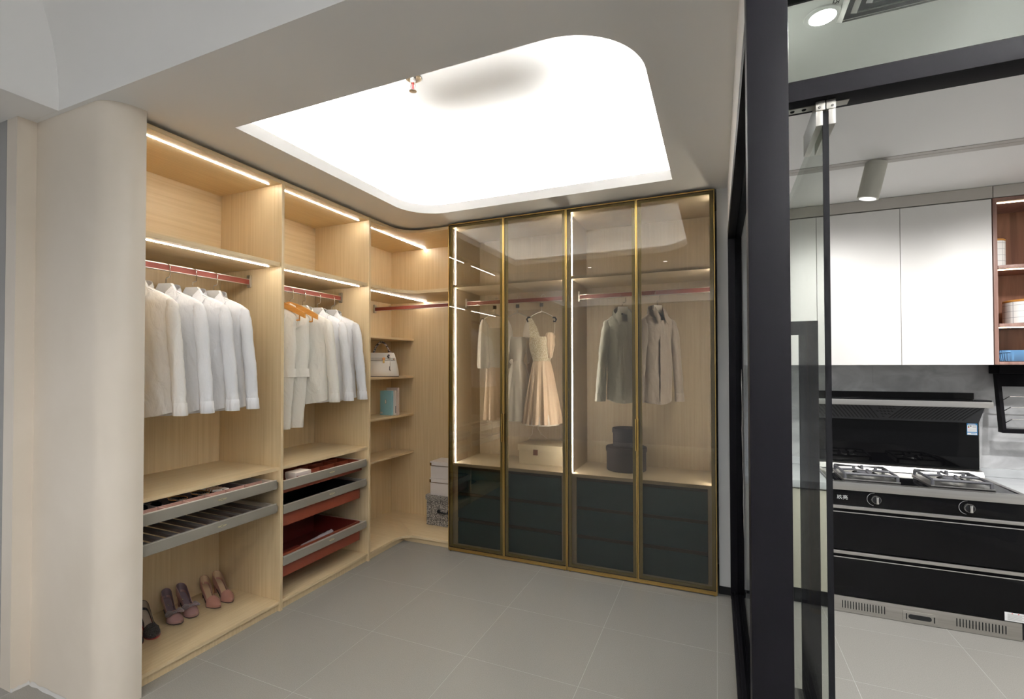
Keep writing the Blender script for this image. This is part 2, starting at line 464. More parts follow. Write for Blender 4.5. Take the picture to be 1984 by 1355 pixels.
def ring_strip(o1, o2, z0, z1):
    a, b = opening(o1), opening(o2)
    mb = MB()
    R = [[(x, y, z0) for x, y in a], [(x, y, z1) for x, y in a], [(x, y, z1) for x, y in b], [(x, y, z0) for x, y in b], [(x, y, z0) for x, y in a]]
    return mb.loft(R)
mk('cove_strip', ring_strip(0.055, 0.075, HC + 0.028, HC + 0.034), 'cove_light', ce, 0, label='white strip light hidden on the coffer ledge')

# sprinkler head
sp = thing('sprinkler', 'chrome sprinkler head with red bulb hanging from the lit coffer', 'sprinkler', (0.865, 0.735, HC + 0.29))
SX, SY, SZ = 0.865, 0.735, HC + 0.36
mk('rosette', MB().lathe([(0.005, 0.015), (0.030, 0.012), (0.042, -0.002), (0.044, -0.006), (0.038, -0.008), (0.018, -0.004)], (SX, SY, SZ), 28), 'chrome', sp)
mk('body', MB().lathe([(0.014, 0.0), (0.014, -0.022), (0.010, -0.03)], (SX, SY, SZ), 16), 'chrome', sp)
mk('bulb', MB().cyl((SX, SY, SZ - 0.03), (SX, SY, SZ - 0.058), 0.0035, 0.0035, 10), 'label_red', sp)
for s_ in (-1, 1):
    mk('frame_arm', MB().tube([(SX + s_ * 0.010, SY, SZ - 0.026), (SX + s_ * 0.014, SY, SZ - 0.045), (SX + s_ * 0.006, SY, SZ - 0.064)], 0.0025, 8), 'chrome', sp)
mk('deflector', MB().lathe([(0.004, -0.060), (0.006, -0.066), (0.018, -0.068), (0.018, -0.070), (0.004, -0.071)], (SX, SY, SZ), 20), 'chrome', sp)

# ---- shop coffer in front of the dressing room
def shop_coffer():
    mb = MB()
    prof = [(0.0, 0.0), (0.0, 0.07)] + [(0.5 * (1 - math.cos(a)), 0.07 + 0.5 * math.sin(a)) for a in [PI / 2 * k / 12 for k in range(1, 13)]]
    x0, x1, y0, y1 = -0.275, 3.9, -3.6, YF
    rings = []
    for d, h in prof:
        rings.append([(x0 + d, y0 + d, HC + h), (x1 - d, y0 + d, HC + h), (x1 - d, y1 - d, HC + h), (x0 + d, y1 - d, HC + h)])
    mb.loft(rings, True, False, True)
    return mb
c2 = struct('ceiling_shop', shop_coffer(), 'white_paint', 'bright coved white ceiling recess at the upper left', 'ceiling', smooth=30)
struct('ceiling_soffit', MB().box(-2.2, -0.276, -3.6, YF - 0.0005, HC, HC + 0.05).box(-2.2, -0.62, YF, 0.05, HC, HC + 0.05), 'white_paint', 'white soffit strip above the grey wall', 'ceiling')
def shop_fill_strip():
    mb = MB()
    z0, z1 = HC + 0.045, HC + 0.06
    mb.box(3.83, 3.86, -3.4, -0.5, z0, z1)
    return mb
mk('cove_strip', shop_fill_strip(), 'shop_fill_light', c2, 0)  # unseen strip added as fill for the coved ceiling
mk('cove_ledge', MB().box(-0.27, 3.9, -3.6, -3.48, HC, HC + 0.03).box(-0.27, 3.9, -3.49, -3.48, HC + 0.03, HC + 0.09).box(3.78, 3.9, -3.48, -0.4, HC, HC + 0.03).box(3.78, 3.79, -3.48, -0.4, HC + 0.03, HC + 0.09), 'white_paint', c2, 0)

# ================================================================== OPEN WARDROBE
TOP = 2.40; ZS = 1.938; ZM = 0.795; ZB = 0.056; TH = 0.018
def led_y(parent, x, y0, y1, z, w=0.0055):
    return mk('light_strip', bx(x - w / 2, x + w / 2, y0, y1, z - 0.0035, z + 0.002), 'strip_light', parent, 0, label='glowing white strip light')
def rail_y(parent, x, y0, y1, z, ends=(0, 1)):
    r = mk('clothes_rail', bx(x - 0.007, x + 0.007, y0, y1, z - 0.0135, z + 0.0135), 'rail_red', parent, 0, label='red rail with silver edges')
    for s_ in (-1, 1):
        mk('rail_edge', bx(x - 0.009, x + 0.009, y0, y1, z + s_ * 0.0150 - 0.0015, z + s_ * 0.0150 + 0.0015), 'nickel', r, 0)
    for e in ends:
        yy = y1 - 0.012 if e else y0
        mk('rail_bracket', bx(x - 0.013, x + 0.013, yy, yy + 0.012, z - 0.030, z + 0.040, 0.002), 'nickel', r)
    return r

BAYS = [
    thing('open_wardrobe', 'open oak wardrobe bay beside the rounded cream wall, holding white shirts and shoes', 'wardrobe', (-0.25, 0.36, 0), group='open wardrobe bays'),
    thing('open_wardrobe', 'open oak wardrobe bay in the middle of the left row, with red drawers', 'wardrobe', (-0.25, 1.10, 0), group='open wardrobe bays'),
]
for bi, (ya, yb) in enumerate([(0.018, Y1 - 0.009), (Y1 + 0.009, Y2 - 0.009)]):
    W = BAYS[bi]
    if bi == 0: mk('side_panel', bx(XB, 0, 0.0, ya, 0, TOP, 0.001), 'wood_upright', W)
    mk('side_panel', bx(XB, 0, yb, yb + TH, 0, TOP, 0.001), 'wood_upright', W)
    mk('back_panel', bx(XB - 0.016, XB, ya, yb, 0.04, ZS), 'wood_upright', W)
    mk('back_panel', bx(XB - 0.016, XB, ya, yb, ZS, TOP), 'wood_along_y', W)
    mk('top_panel', bx(XB, -0.002, ya, yb, TOP - 0.022, TOP, 0.001), 'wood_along_y', W)
    mk('shelf', bx(XB, -0.012, ya, yb, ZS - 0.024, ZS, 0.001), 'wood_along_y', W)
    mk('shelf', bx(XB, -0.010, ya, yb, ZM - 0.018, ZM, 0.001), 'wood_along_y', W)
    mk('shelf', bx(XB, -0.006, ya, yb, ZB - 0.018, ZB, 0.001), 'wood_along_y', W)
    mk('plinth', bx(-0.036, -0.018, ya, yb, 0, ZB - 0.018), 'wood_upright', W)
    led_y(W, -0.069, ya + 0.012, yb - 0.03, TOP - 0.022)
    led_y(W, -0.060, ya + 0.012, yb - 0.035, ZS - 0.024)
    mk('light_strip', bx(-0.053, -0.047, ya + 0.03, yb - 0.03, ZM - 0.0215, ZM - 0.016), 'strip_light_low', W, 0, label='dim strip light under the middle shelf')
    rail_y(W, -0.25, ya, yb, 1.842)

# ---- corner bay
CW = thing('corner_wardrobe', 'open oak corner wardrobe with curved shelf fronts between the drawers and the glass doors', 'wardrobe', (0.0, 2.0, 0))
XC, YC = -0.47, 2.32
YR = YD + 0.024
XR = 0.406
def lshape(fx, fy, r):
    """L-shaped board: left leg front at x=fx, right leg front at y=fy, fillet r"""
    pts = [(XC, Y2 + 0.009), (fx, Y2 + 0.009)]
    cx, cy = fx + r, fy - r
    for k in range(0, 13):
        a = PI - PI / 2 * k / 12
        pts.append((cx + r * math.cos(a), cy + r * math.sin(a)))
    pts += [(XR, fy), (XR, YC), (XC, YC)]
    return pts
mk('side_panel', bx(XC, XC + 0.001, Y2 + 0.009, YC, 0, TOP), 'wood_upright', CW)
mk('back_panel', bx(XC - 0.016, XC, Y2 + 0.009, YC + 0.016, 0, TOP), 'wood_upright', CW)
mk('back_panel', bx(XC, XR, YC, YC + 0.016, 0, TOP), 'wood_upright', CW)
mk('top_panel', MB().prism(lshape(-0.002, YR, 0.17), TOP - 0.022, TOP, 'z', 0.001), 'wood_along_x', CW)
mk('shelf', MB().prism(lshape(-0.008, YR + 0.006, 0.17), ZS - 0.024, ZS, 'z', 0.001), 'wood_along_x', CW)
mk('shelf', MB().prism(lshape(-0.006, YR + 0.004, 0.11), ZB - 0.018, ZB, 'z', 0.001), 'wood_along_x', CW)
mk('plinth', bx(-0.036, -0.018, Y2 + 0.009, YR + 0.02, 0, ZB - 0.018), 'wood_along_y', CW)
mk('plinth', bx(-0.018, XR, YR + 0.02, YR + 0.038, 0, ZB - 0.018), 'wood_along_x', CW)
for z in (1.594, 1.268, 0.942, 0.615):
    mk('side_shelf', bx(XC, -0.228, Y2 + 0.009, YC, z - 0.018, z, 0.001), 'wood_along_y', CW)
led_y(CW, -0.104, Y2 + 0.02, YC - 0.002, TOP - 0.022)
led_y(CW, -0.098, Y2 + 0.02, YC - 0.002, ZS - 0.024)
rc = mk('clothes_rail', bx(XC + 0.001, XR, 2.078, 2.092, 1.842 - 0.0135, 1.842 + 0.0135), 'rail_red', CW, 0, label='red rail with silver edges')
for s_ in (-1, 1):
    mk('rail_edge', bx(XC + 0.001, XR, 2.076, 2.094, 1.842 + s_ * 0.0150 - 0.0015, 1.842 + s_ * 0.0150 + 0.0015), 'nickel', rc, 0)
mk('rail_bracket', bx(XC + 0.001, XC + 0.014, 2.072, 2.098, 1.810, 1.882, 0.002), 'nickel', rc)

# ---- pull-out trays
def emblem(parent, x, y, z):
    mb = MB()
    for dy, s_ in ((-1, 1), (1, 1)):
        mb.obox((x, y + dy * 0.0045, z + 0.0032), (1, 0, 0), (0, 1, -dy * 0.9), (0, dy * 0.9, 1), 0.0005, 0.0045, 0.0009)
        mb.obox((x, y + dy * 0.0045, z - 0.0032), (1, 0, 0), (0, 1, dy * 0.9), (0, -dy * 0.9, 1), 0.0005, 0.0045, 0.0009)
        mb.box(x - 0.0005, x + 0.0005, y + dy * 0.016 - 0.007, y + dy * 0.016 + 0.007, z + 0.0008, z + 0.0028)
        mb.box(x - 0.0005, x + 0.0005, y + dy * 0.014 - 0.005, y + dy * 0.014 + 0.005, z - 0.0028, z - 0.0008)
    return mk('emblem', mb, 'gold_print', parent, 0, label='small pale winged diamond emblem')
def tray_frame(parent, ya, yb, z0, z1, label):
    d = mk('drawer', bx(-0.010, 0.002, ya + 0.004, yb - 0.026, z0, z1, 0.001), 'taupe', parent, label=label)
    mk('lip', bx(-0.011, 0.0025, ya + 0.004, yb - 0.026, z1, z1 + 0.003), 'taupe_light', d, 0)
    for s_, yy in ((0, ya + 0.004), (1, yb - 0.040)):
        mk('side_rail', bx(-0.46, -0.010, yy, yy + 0.014, z0 + 0.012, z1 - 0.001), 'taupe_light', d, 0)
        mk('runner', bx(-0.47, -0.004, yy + (0.014 if s_ else -0.003), yy + (0.026 if s_ else 0.0), z0 + 0.004, z1 - 0.012), 'nickel', d, 0)
    mk('back_rail', bx(-0.46, -0.448, ya + 0.018, yb - 0.040, z0 + 0.012, z1 - 0.001), 'taupe', d, 0)
    emblem(d, 0.0028, (ya + yb) / 2 + 0.01, (z0 + z1) / 2 + 0.002)
    return d
ya, yb = 0.018, Y1 - 0.009
t1 = tray_frame(BAYS[0], ya, yb, 0.680, 0.728, 'grey fronted pull-out tray with pink lined compartments')
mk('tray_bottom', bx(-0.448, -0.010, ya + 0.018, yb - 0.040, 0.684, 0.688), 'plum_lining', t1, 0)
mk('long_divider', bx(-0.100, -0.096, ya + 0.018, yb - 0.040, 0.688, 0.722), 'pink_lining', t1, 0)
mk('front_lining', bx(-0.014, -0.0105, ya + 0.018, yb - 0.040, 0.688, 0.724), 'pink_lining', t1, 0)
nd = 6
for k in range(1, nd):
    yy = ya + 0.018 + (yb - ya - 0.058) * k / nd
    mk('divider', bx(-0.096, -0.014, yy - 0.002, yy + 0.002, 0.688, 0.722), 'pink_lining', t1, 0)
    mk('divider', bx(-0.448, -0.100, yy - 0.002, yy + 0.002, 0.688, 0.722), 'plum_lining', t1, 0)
t2 = tray_frame(BAYS[0], ya, yb, 0.551, 0.598, 'grey fronted pull-out trouser rack with dark brown bars')
for k in range(10):
    yy = ya + 0.05 + k * 0.0635
    mk('trouser_bar', bx(-0.448, -0.010, yy - 0.014, yy + 0.014, 0.572, 0.588, 0.004), 'brown_flock', t2)

ya, yb = Y1 + 0.009, Y2 - 0.009
d1 = tray_frame(BAYS[1], ya, yb, 0.664, 0.712, 'grey fronted drawer with red leather compartments')
mk('red_tray', MB().box(-0.44, -0.024, ya + 0.022, yb - 0.044, 0.640, 0.646).box(-0.026, -0.022, ya + 0.02, yb - 0.060, 0.640, 0.708).box(-0.44, -0.436, ya + 0.022, yb - 0.044, 0.646, 0.708).box(-0.44, -0.024, yb - 0.048, yb - 0.044, 0.646, 0.708), 'red_leather', d1, 0)
for k in range(1, 5):
    yy = ya + 0.02 + (yb - ya - 0.07) * k / 5
    mk('divider', bx(-0.436, -0.026, yy - 0.002, yy + 0.002, 0.646, 0.706), 'red_leather', d1, 0)
for k, xx in enumerate((-0.14, -0.24, -0.34)):
    mk('divider', bx(xx - 0.002, xx + 0.002, ya + 0.30, yb - 0.048, 0.646, 0.704), 'red_leather', d1, 0)
d2 = tray_frame(BAYS[1], ya, yb, 0.530, 0.576, 'grey fronted drawer over a deep red leather box')
def basket(parent, zt, zb, lining):
    o = mk('red_box', MB().box(-0.034, -0.026, ya + 0.006, yb - 0.060, zb, zt).box(-0.44, -0.432, ya + 0.006, yb - 0.060, zb, zt).box(-0.432, -0.034, ya + 0.006, ya + 0.014, zb, zt).box(-0.432, -0.034, yb - 0.068, yb - 0.060, zb, zt).box(-0.432, -0.034, ya + 0.014, yb - 0.068, zb, zb + 0.006), 'red_leather', parent, 0)
    mk('lining', MB().box(-0.036, -0.0345, ya + 0.014, yb - 0.068, zb + 0.006, zt - 0.006).box(-0.4315, -0.430, ya + 0.014, yb - 0.068, zb + 0.006, zt).box(-0.430, -0.036, yb - 0.0695, yb - 0.0685, zb + 0.006, zt).box(-0.430, -0.036, ya + 0.014, yb - 0.0695, zb + 0.0065, zb + 0.008), lining, o, 0)
basket(d2, 0.566, 0.452, 'black_satin')
d3 = tray_frame(BAYS[1], ya, yb, 0.242, 0.288, 'lowest grey fronted drawer with a dark red leather box')
basket(d3, 0.296, 0.168, 'red_leather_dark')

# things in the trays
wb = thing('small_box', 'small white lidded box in the red compartment drawer', 'box', (-0.10, 0.95, 0.646))
mk('body', bx(-0.145, -0.062, 0.885, 0.995, 0.647, 0.688, 0.002), 'box_white', wb)
mk('lid', bx(-0.148, -0.059, 0.882, 0.998, 0.688, 0.724, 0.003), 'box_white', wb)
sg = thing('rolled_cloth', 'grey rolled cloth lying in the lowest red drawer', 'cloth', (-0.14, 1.12, 0.176))
def roll_mesh(p0, p1, r, seed):
    mb = MB(); rings = []; n = 10
    p0, p1 = Vector(p0), Vector(p1); t = (p1 - p0).normalized(); u = t.cross(Vector((0, 0, 1))).normalized(); v = u.cross(t)
    for i in range(n + 1):
        c = p0.lerp(p1, i / n); ring = []
        for k in range(18):
            a = 2 * PI * k / 18
            rr = r * (1 + 0.16 * noise.noise(Vector((i * 0.5, math.cos(a) * 1.4 + seed, math.sin(a) * 1.4))))
            ring.append(c + u * rr * math.cos(a) + v * rr * 0.8 * math.sin(a))
        rings.append(ring)
    return mb.loft(rings, True, True, True)
mk('roll', roll_mesh((-0.12, 1.00, 0.235), (-0.10, 1.20, 0.262), 0.030, 3), 'sock_grey', sg)
mk('fold', roll_mesh((-0.11, 1.13, 0.262), (-0.095, 1.21, 0.276), 0.016, 8), 'sock_grey', sg)
rg = thing('rolled_cloth', 'dark red rolled cloth beside the grey roll in the lowest drawer', 'cloth', (-0.16, 0.92, 0.176))
mk('roll', roll_mesh((-0.17, 0.80, 0.215), (-0.15, 0.99, 0.225), 0.036, 5), 'red_leather_dark', rg)

gl = thing('sunglasses', 'dark sunglasses in the pink lined tray nearest the rounded wall', 'sunglasses', (-0.16, 0.14, 0.69))
for k, yy in enumerate((0.115, 0.175)):
    mb = MB(); ring = [(-0.165 + 0.004 * math.cos(a) * 0, yy + 0.026 * math.cos(a), 0.712 + 0.019 * math.sin(a)) for a in [2 * PI * i / 18 for i in range(18)]]
    mb.loft([[(-0.168, y, z) for _, y, z in ring], [(-0.163, y, z) for _, y, z in ring]], True, True, True)
    mk('lens', mb, 'black_glass', gl)
    mk('temple', MB().tube([(-0.165, yy + (0.026 if k else -0.026), 0.722), (-0.24, yy + (0.022 if k else -0.022), 0.715), (-0.29, yy + (0.016 if k else -0.016), 0.698)], 0.002, 8), 'black_satin', gl)
mk('bridge', MB().tube([(-0.166, 0.139, 0.718), (-0.168, 0.145, 0.722), (-0.166, 0.151, 0.718)], 0.002, 8), 'black_satin', gl)
for k, (yy, lab) in enumerate([(0.275, 'coiled black belt with tan edge beside the sunglasses'), (0.385, 'coiled black belt beside the white striped tie')]):
    tb = thing('coiled_belt', lab, 'belt', (-0.16, yy, 0.69), group='belts in the tray')
    mb = MB(); pts = []; n = 46
    A, B = [], []
    for i in range(n):
        a = i * 0.5; r = 0.010 + 0.0011 * i * 0.62
        pts.append((-0.17 + r * math.cos(a) * 1.35, yy + r * math.sin(a)))
    for i in range(n - 1):
        p, q = pts[i], pts[i + 1]
        v = [mb.bm.verts.new((p[0], p[1], 0.690)), mb.bm.verts.new((q[0], q[1], 0.690)), mb.bm.verts.new((q[0], q[1], 0.718)), mb.bm.verts.new((p[0], p[1], 0.718))]
        mb.bm.faces.new(v)
    bmesh.ops.remove_doubles(mb.bm, verts=mb.bm.verts[:], dist=1e-5)
    r_ = bmesh.ops.solidify(mb.bm, geom=mb.bm.faces[:], thickness=0.002)
    mk('strap', mb, 'black_satin', tb)
    mk('edge', MB().tube([(x, y, 0.719) for x, y in pts[-13:]], 0.0018, 6), 'hanger_wood', tb)
    mk('buckle', bx(-0.130, -0.122, yy - 0.016, yy + 0.016, 0.692, 0.722, 0.002), 'nickel', tb)
tie = thing('folded_tie', 'white folded tie with copper stripes in the pink lined tray', 'tie', (-0.15, 0.49, 0.69))
tp_ = [(-0.30, 0.435), (-0.30, 0.475), (-0.16, 0.492), (-0.118, 0.505), (-0.125, 0.470), (-0.15, 0.440)]
mk('blade', MB().prism([(-0.29, 0.445), (-0.15, 0.437), (-0.116, 0.462), (-0.112, 0.50), (-0.15, 0.506), (-0.29, 0.489)], 0.712, 0.722, 'z', 0.003), 'hanger_white', tie)
for k in range(3):
    x = -0.155 - k * 0.022
    mk('stripe', bx(x - 0.003, x + 0.003, 0.4365 - k * 0.0, 0.5055 - k * 0.002, 0.711, 0.7228), 'copper', tie, 0)

# ================================================================== GARMENTS
def white_hanger(loc, rz, label, mat='hanger_white', group='hangers on the open wardrobe rails', wood=False, sx=1.0):
    h = thing('clothes_hanger', label, 'hanger', loc, rz, group, world=False)
    if not wood:
        pts = [(-0.034, 0.0), (0.034, 0.0), (0.056, -0.040), (0.115, -0.066), (0.180, -0.098), (0.192, -0.112), (0.184, -0.122), (0.11, -0.088), (0.045, -0.062), (0, -0.042),
               (-0.045, -0.062), (-0.11, -0.088), (-0.184, -0.122), (-0.192, -0.112), (-0.180, -0.098), (-0.115, -0.066), (-0.056, -0.040)]
        mk('arms', MB().prism([(a * (sx if abs(a) > 0.05 else 1.0), b) for a, b in pts], -0.008, 0.008, 'y', 0.002), mat, h)
    else:
        top, bot = [], []
        for i in range(25):
            t = -1 + i / 12.0
            x = t * 0.185; z = -0.012 - 0.075 * abs(t) ** 1.35
            top.append((x, z + 0.016 + 0.008 * (1 - abs(t)))); bot.append((x, z - 0.016))
        mk('arms', MB().prism(top + bot[::-1], -0.010, 0.010, 'y', 0.003), mat, h)
        mk('trouser_bar', MB().cyl((-0.15, 0, -0.115), (0.15, 0, -0.115), 0.005, seg=10), mat, h)
        for s_ in (-1, 1): mk('bar_post', MB().cyl((0.15 * s_, 0, -0.118), (0.15 * s_, 0, -0.075), 0.004, seg=8), mat, h)
    hk = [(0, 0, -0.004), (0, 0, 0.022), (0.004, 0, 0.027), (0.018, 0, 0.030), (0.022, 0, 0.036), (0.022, 0, 0.075)]
    for k in range(0, 9):
        a = PI * k / 8
        hk.append((0.004 + 0.018 * math.cos(a), 0, 0.078 + 0.018 * math.sin(a)))
    hk.append((-0.015, 0, 0.070))
    mk('hook', MB().tube(hk, 0.0022, 8), 'chrome', h)
    return h

def ring_pts(z, hw, d, seed, amp, n=64, sq=0.75, ph=0.0, dip=0.0, cx=0.0, drop=0.0):
    out = []
    for i in range(n):
        a = 2 * PI * i / n
        c, s_ = math.cos(a), math.sin(a)
        x = hw * math.copysign(abs(c) ** sq, c); y = d * math.copysign(abs(s_) ** 0.9, s_)
        so = seed + (3 if s_ > 0 else 0)
        f = noise.noise(Vector((x * 14, z * 2.6, so)))
        g = 1 - abs(2.0 * noise.noise(Vector((x * 19 + z * 5, z * 4.5, so * 2.0))))
        h = noise.noise(Vector((x * 50, z * 30, so)))
        y += amp * (f * 1.1 - math.copysign(g * g * 0.55, -s_) + 0.12 * h)
        x += amp * 0.5 * noise.noise(Vector((z * 7, seed, c * 2)))
        zz = z - dip * (1 - (abs(x) / max(hw, 1e-4)) ** 2)
        if drop and s_ < 0: zz -= drop * abs(s_) ** 1.5
        out.append((x + cx, y, zz))
    return out

def sleeve_rings(side, hw, L, seed, flat=0.72, spread=0.012):
    P = [(hw * 0.82, -0.082, 0.022), (hw * 0.94, -0.086, 0.026), (hw * 1.0, -0.112, 0.029), (hw * 1.03 + spread * 0.6, -0.17, 0.031), (hw * 1.03 + spread * 1.3, -0.26, 0.031), (hw * 1.04 + spread * 2.0, -0.36, 0.030), (hw * 1.04 + spread * 2.6, -0.44, 0.030), (hw * 1.04 + spread * 3.2, -L + 0.05, 0.030)]
    pts = []
    for i in range(len(P) - 1):
        p0, p1, p2, p3 = P[max(i - 1, 0)], P[i], P[i + 1], P[min(i + 2, len(P) - 1)]
        for k in range(4):
            t = k / 4
            pts.append(tuple(0.5 * (2 * b + (c - a) * t + (2 * a - 5 * b + 4 * c - d) * t * t + (3 * b - a - 3 * c + d) * t ** 3) for a, b, c, d in zip(p0, p1, p2, p3)))
    pts.append(P[-1])
    rings = []
    for j, (px, pz, r) in enumerate(pts):
        q0, q1 = pts[max(j - 1, 0)], pts[min(j + 1, len(pts) - 1)]
        t = Vector((q1[0] - q0[0], 0, q1[1] - q0[1])).normalized(); u = Vector((-t.z, 0, t.x))
        ring = []
        for i in range(24):
            a = 2 * PI * i / 24
            w = 0.005 * noise.noise(Vector((math.cos(a) * 1.5, j * 0.35 + math.sin(a), seed))) + 0.0028 * (1 - abs(2 * noise.noise(Vector((a * 0.9, j * 0.8 + a, seed + 9))))) * (1.3 if j > 19 else 0.5)
            p = Vector((px, -0.004 - 0.016 * min(1, j / 12), pz)) + u * (r + w) * math.cos(a) + Vector((0, 1, 0)) * (r + w) * flat * math.sin(a)
            ring.append((side * p.x, p.y, p.z))
        rings.append(ring)
    return rings

def shirt(label, loc, rz, mat, seed, L=0.605, hw=0.198, group='shirts hanging in the open wardrobe', name='dress_shirt', collar=True, body_label=None):
    s = thing(name, label, 'shirt', loc, rz, group, world=False)
    lv = [(0.0, 0.058, 0.044), (-0.012, 0.078, 0.046), (-0.026, 0.115, 0.046), (-0.044, 0.155, 0.044), (-0.064, 0.185, 0.043), (-0.090, 0.196, 0.044), (-0.13, 0.186, 0.044), (-0.18, 0.176, 0.044)]
    k0 = len(lv)
    for k in range(1, 22):
        t = k / 21
        lv.append((-0.18 - (L - 0.20) * t, 0.172 + 0.012 * t, 0.042 - 0.004 * t))
    rings = []
    for j, (z, w, d) in enumerate(lv):
        amp = 0.0 if j < 3 else min(0.013, 0.0022 * (j - 2))
        dip = 0.0 if j < k0 else 0.030 * ((j - k0) / 21.0) ** 2
        rings.append(ring_pts(z, w * hw / 0.198, d, seed, amp, dip=dip, drop=(0.085, 0.070, 0.050, 0.028, 0.012, 0.004)[j] if j < 6 else 0.0))
    mk('body', MB().loft(rings), mat, s, 70)
    for side in (-1, 1):
        rg_ = sleeve_rings(side, hw * 0.97, L - 0.01, seed + side)
        sl = mk('sleeve', MB().loft(rg_, True, True, False), mat, s, 70)
        last = rg_[-1]
        cx = sum(p[0] for p in last) / len(last); cy = sum(p[1] for p in last) / len(last); cz = sum(p[2] for p in last) / len(last)
        cr = []
        for dz, k in ((0.006, 0.98), (0.004, 1.06), (-0.050, 1.09), (-0.052, 1.03), (0.0, 0.96)):
            cr.append([(cx + (p[0] - cx) * k + side * 0.004 * (dz < -0.03), cy + (p[1] - cy) * k, cz + dz) for p in last])
        mk('cuff', MB().loft(cr), mat, sl, 50)
    if collar:
        mbc = MB(); rows = [[], [], [], []]
        n = 31
        for i in range(n):
            th = math.radians(-158 + 316 * i / (n - 1)); k = abs(th) / math.radians(158)
            ex, ey = math.sin(th), math.cos(th)
            bx_, by_ = 0.060 * ex, 0.047 * ey
            fr = k ** 1.6                      # 0 at the back, 1 at the front opening
            rows[0].append((bx_, by_, -0.012 - 0.078 * fr))
            rows[1].append((bx_ * 0.98, by_ * 0.98, 0.036 - 0.086 * fr))
            rows[2].append((bx_ * 1.05, by_ * 1.06, 0.038 - 0.086 * fr))
            rows[3].append((bx_ * 1.22, by_ * 1.20, -0.010 - 0.060 * fr))
        mbc.loft(rows, False)
        bmesh.ops.solidify(mbc.bm, geom=mbc.bm.faces[:], thickness=0.0016)
        co = mk('collar', mbc, mat, s, 40)
        for sd in (-1, 1):
            fl_ = MB(); q = [(0.050, -0.018, 0.022), (0.098, -0.036, -0.030), (0.062, -0.066, -0.100), (0.026, -0.058, -0.056)]
            mid = [(0.074, -0.032, -0.002), (0.083, -0.056, -0.066), (0.040, -0.066, -0.082), (0.036, -0.040, -0.012)]
            ring = [p for ab in zip(q, mid) for p in ab]
            vs = [fl_.bm.verts.new((sd * x * hw / 0.198, y, z)) for x, y, z in ring]
            c_ = fl_.bm.verts.new((sd * 0.060 * hw / 0.198, -0.056, -0.036))
            for i_ in range(8): fl_.bm.faces.new((vs[i_], vs[(i_ + 1) % 8], c_))
            bmesh.ops.recalc_face_normals(fl_.bm, faces=fl_.bm.faces[:])
            bmesh.ops.solidify(fl_.bm, geom=fl_.bm.faces[:], thickness=0.0022)
            mk('collar_flap', fl_, mat, co, 40)
        mk('neck_label', bx(-0.012, 0.012, 0.0395, 0.0405, -0.014, -0.006), 'tag_black', s, 0, label='small black neck label')
    pl = []
    for j in range(7, len(lv) - 1):
        z, w, d = lv[j]
        f = ring_pts(z, w * hw / 0.198, d, seed, 0.0 if j < 3 else min(0.013, 0.0022 * (j - 2)), dip=0.0 if j < k0 else 0.030 * ((j - k0) / 21.0) ** 2)
        fr = [p for p in f if p[1] < 0 and abs(p[0]) < 0.05]
        yy = min(p[1] for p in fr) if fr else -d
        zz = f[48][2]
        pl.append([(-0.013, yy - 0.001, zz), (0.013, yy - 0.001, zz), (0.013, yy - 0.003, zz), (-0.013, yy - 0.003, zz)])
    mk('placket', MB().loft(pl, True, True, True), mat, s, 50)
    return s

RZ = math.radians(16)
ZH = 1.764
nm = ['first', 'second', 'third', 'fourth']
ycen = [0.135, 0.262, 0.392, 0.505]
labs = ['cream white shirt half hidden by the rounded wall', 'white shirt second from the rounded wall', 'white shirt third from the rounded wall', 'white shirt nearest the divider in the first bay']
for k, yy in enumerate(ycen):
    white_hanger((-0.25, yy, ZH), RZ, 'white hanger holding the ' + labs[k])
    shirt(labs[k], (-0.25, yy + 0.002, ZH - 0.034), RZ, 'shirt_cream' if k == 0 else 'shirt_white', 2.0 + k * 5.3)
ycen2 = [1.104, 1.231, 1.363]
labs2 = ['off-white blouse behind the ivory jumpsuit', 'white shirt in the middle bay between blouse and last shirt', 'white shirt with pocket nearest the corner wardrobe']
for k, yy in enumerate(ycen2):
    white_hanger((-0.25, yy, 1.752), RZ, 'white hanger holding the ' + labs2[k])
    s = shirt(labs2[k], (-0.25, yy + 0.002, 1.718), RZ, 'ivory_cloth' if k == 0 else 'shirt_white', 31.0 + k * 4.7, L=0.60, hw=0.19)
    if k == 2:
        mk('pocket', bx(0.045, 0.125, -0.066, -0.060, -0.30, -0.19, 0.002), 'shirt_white', s)

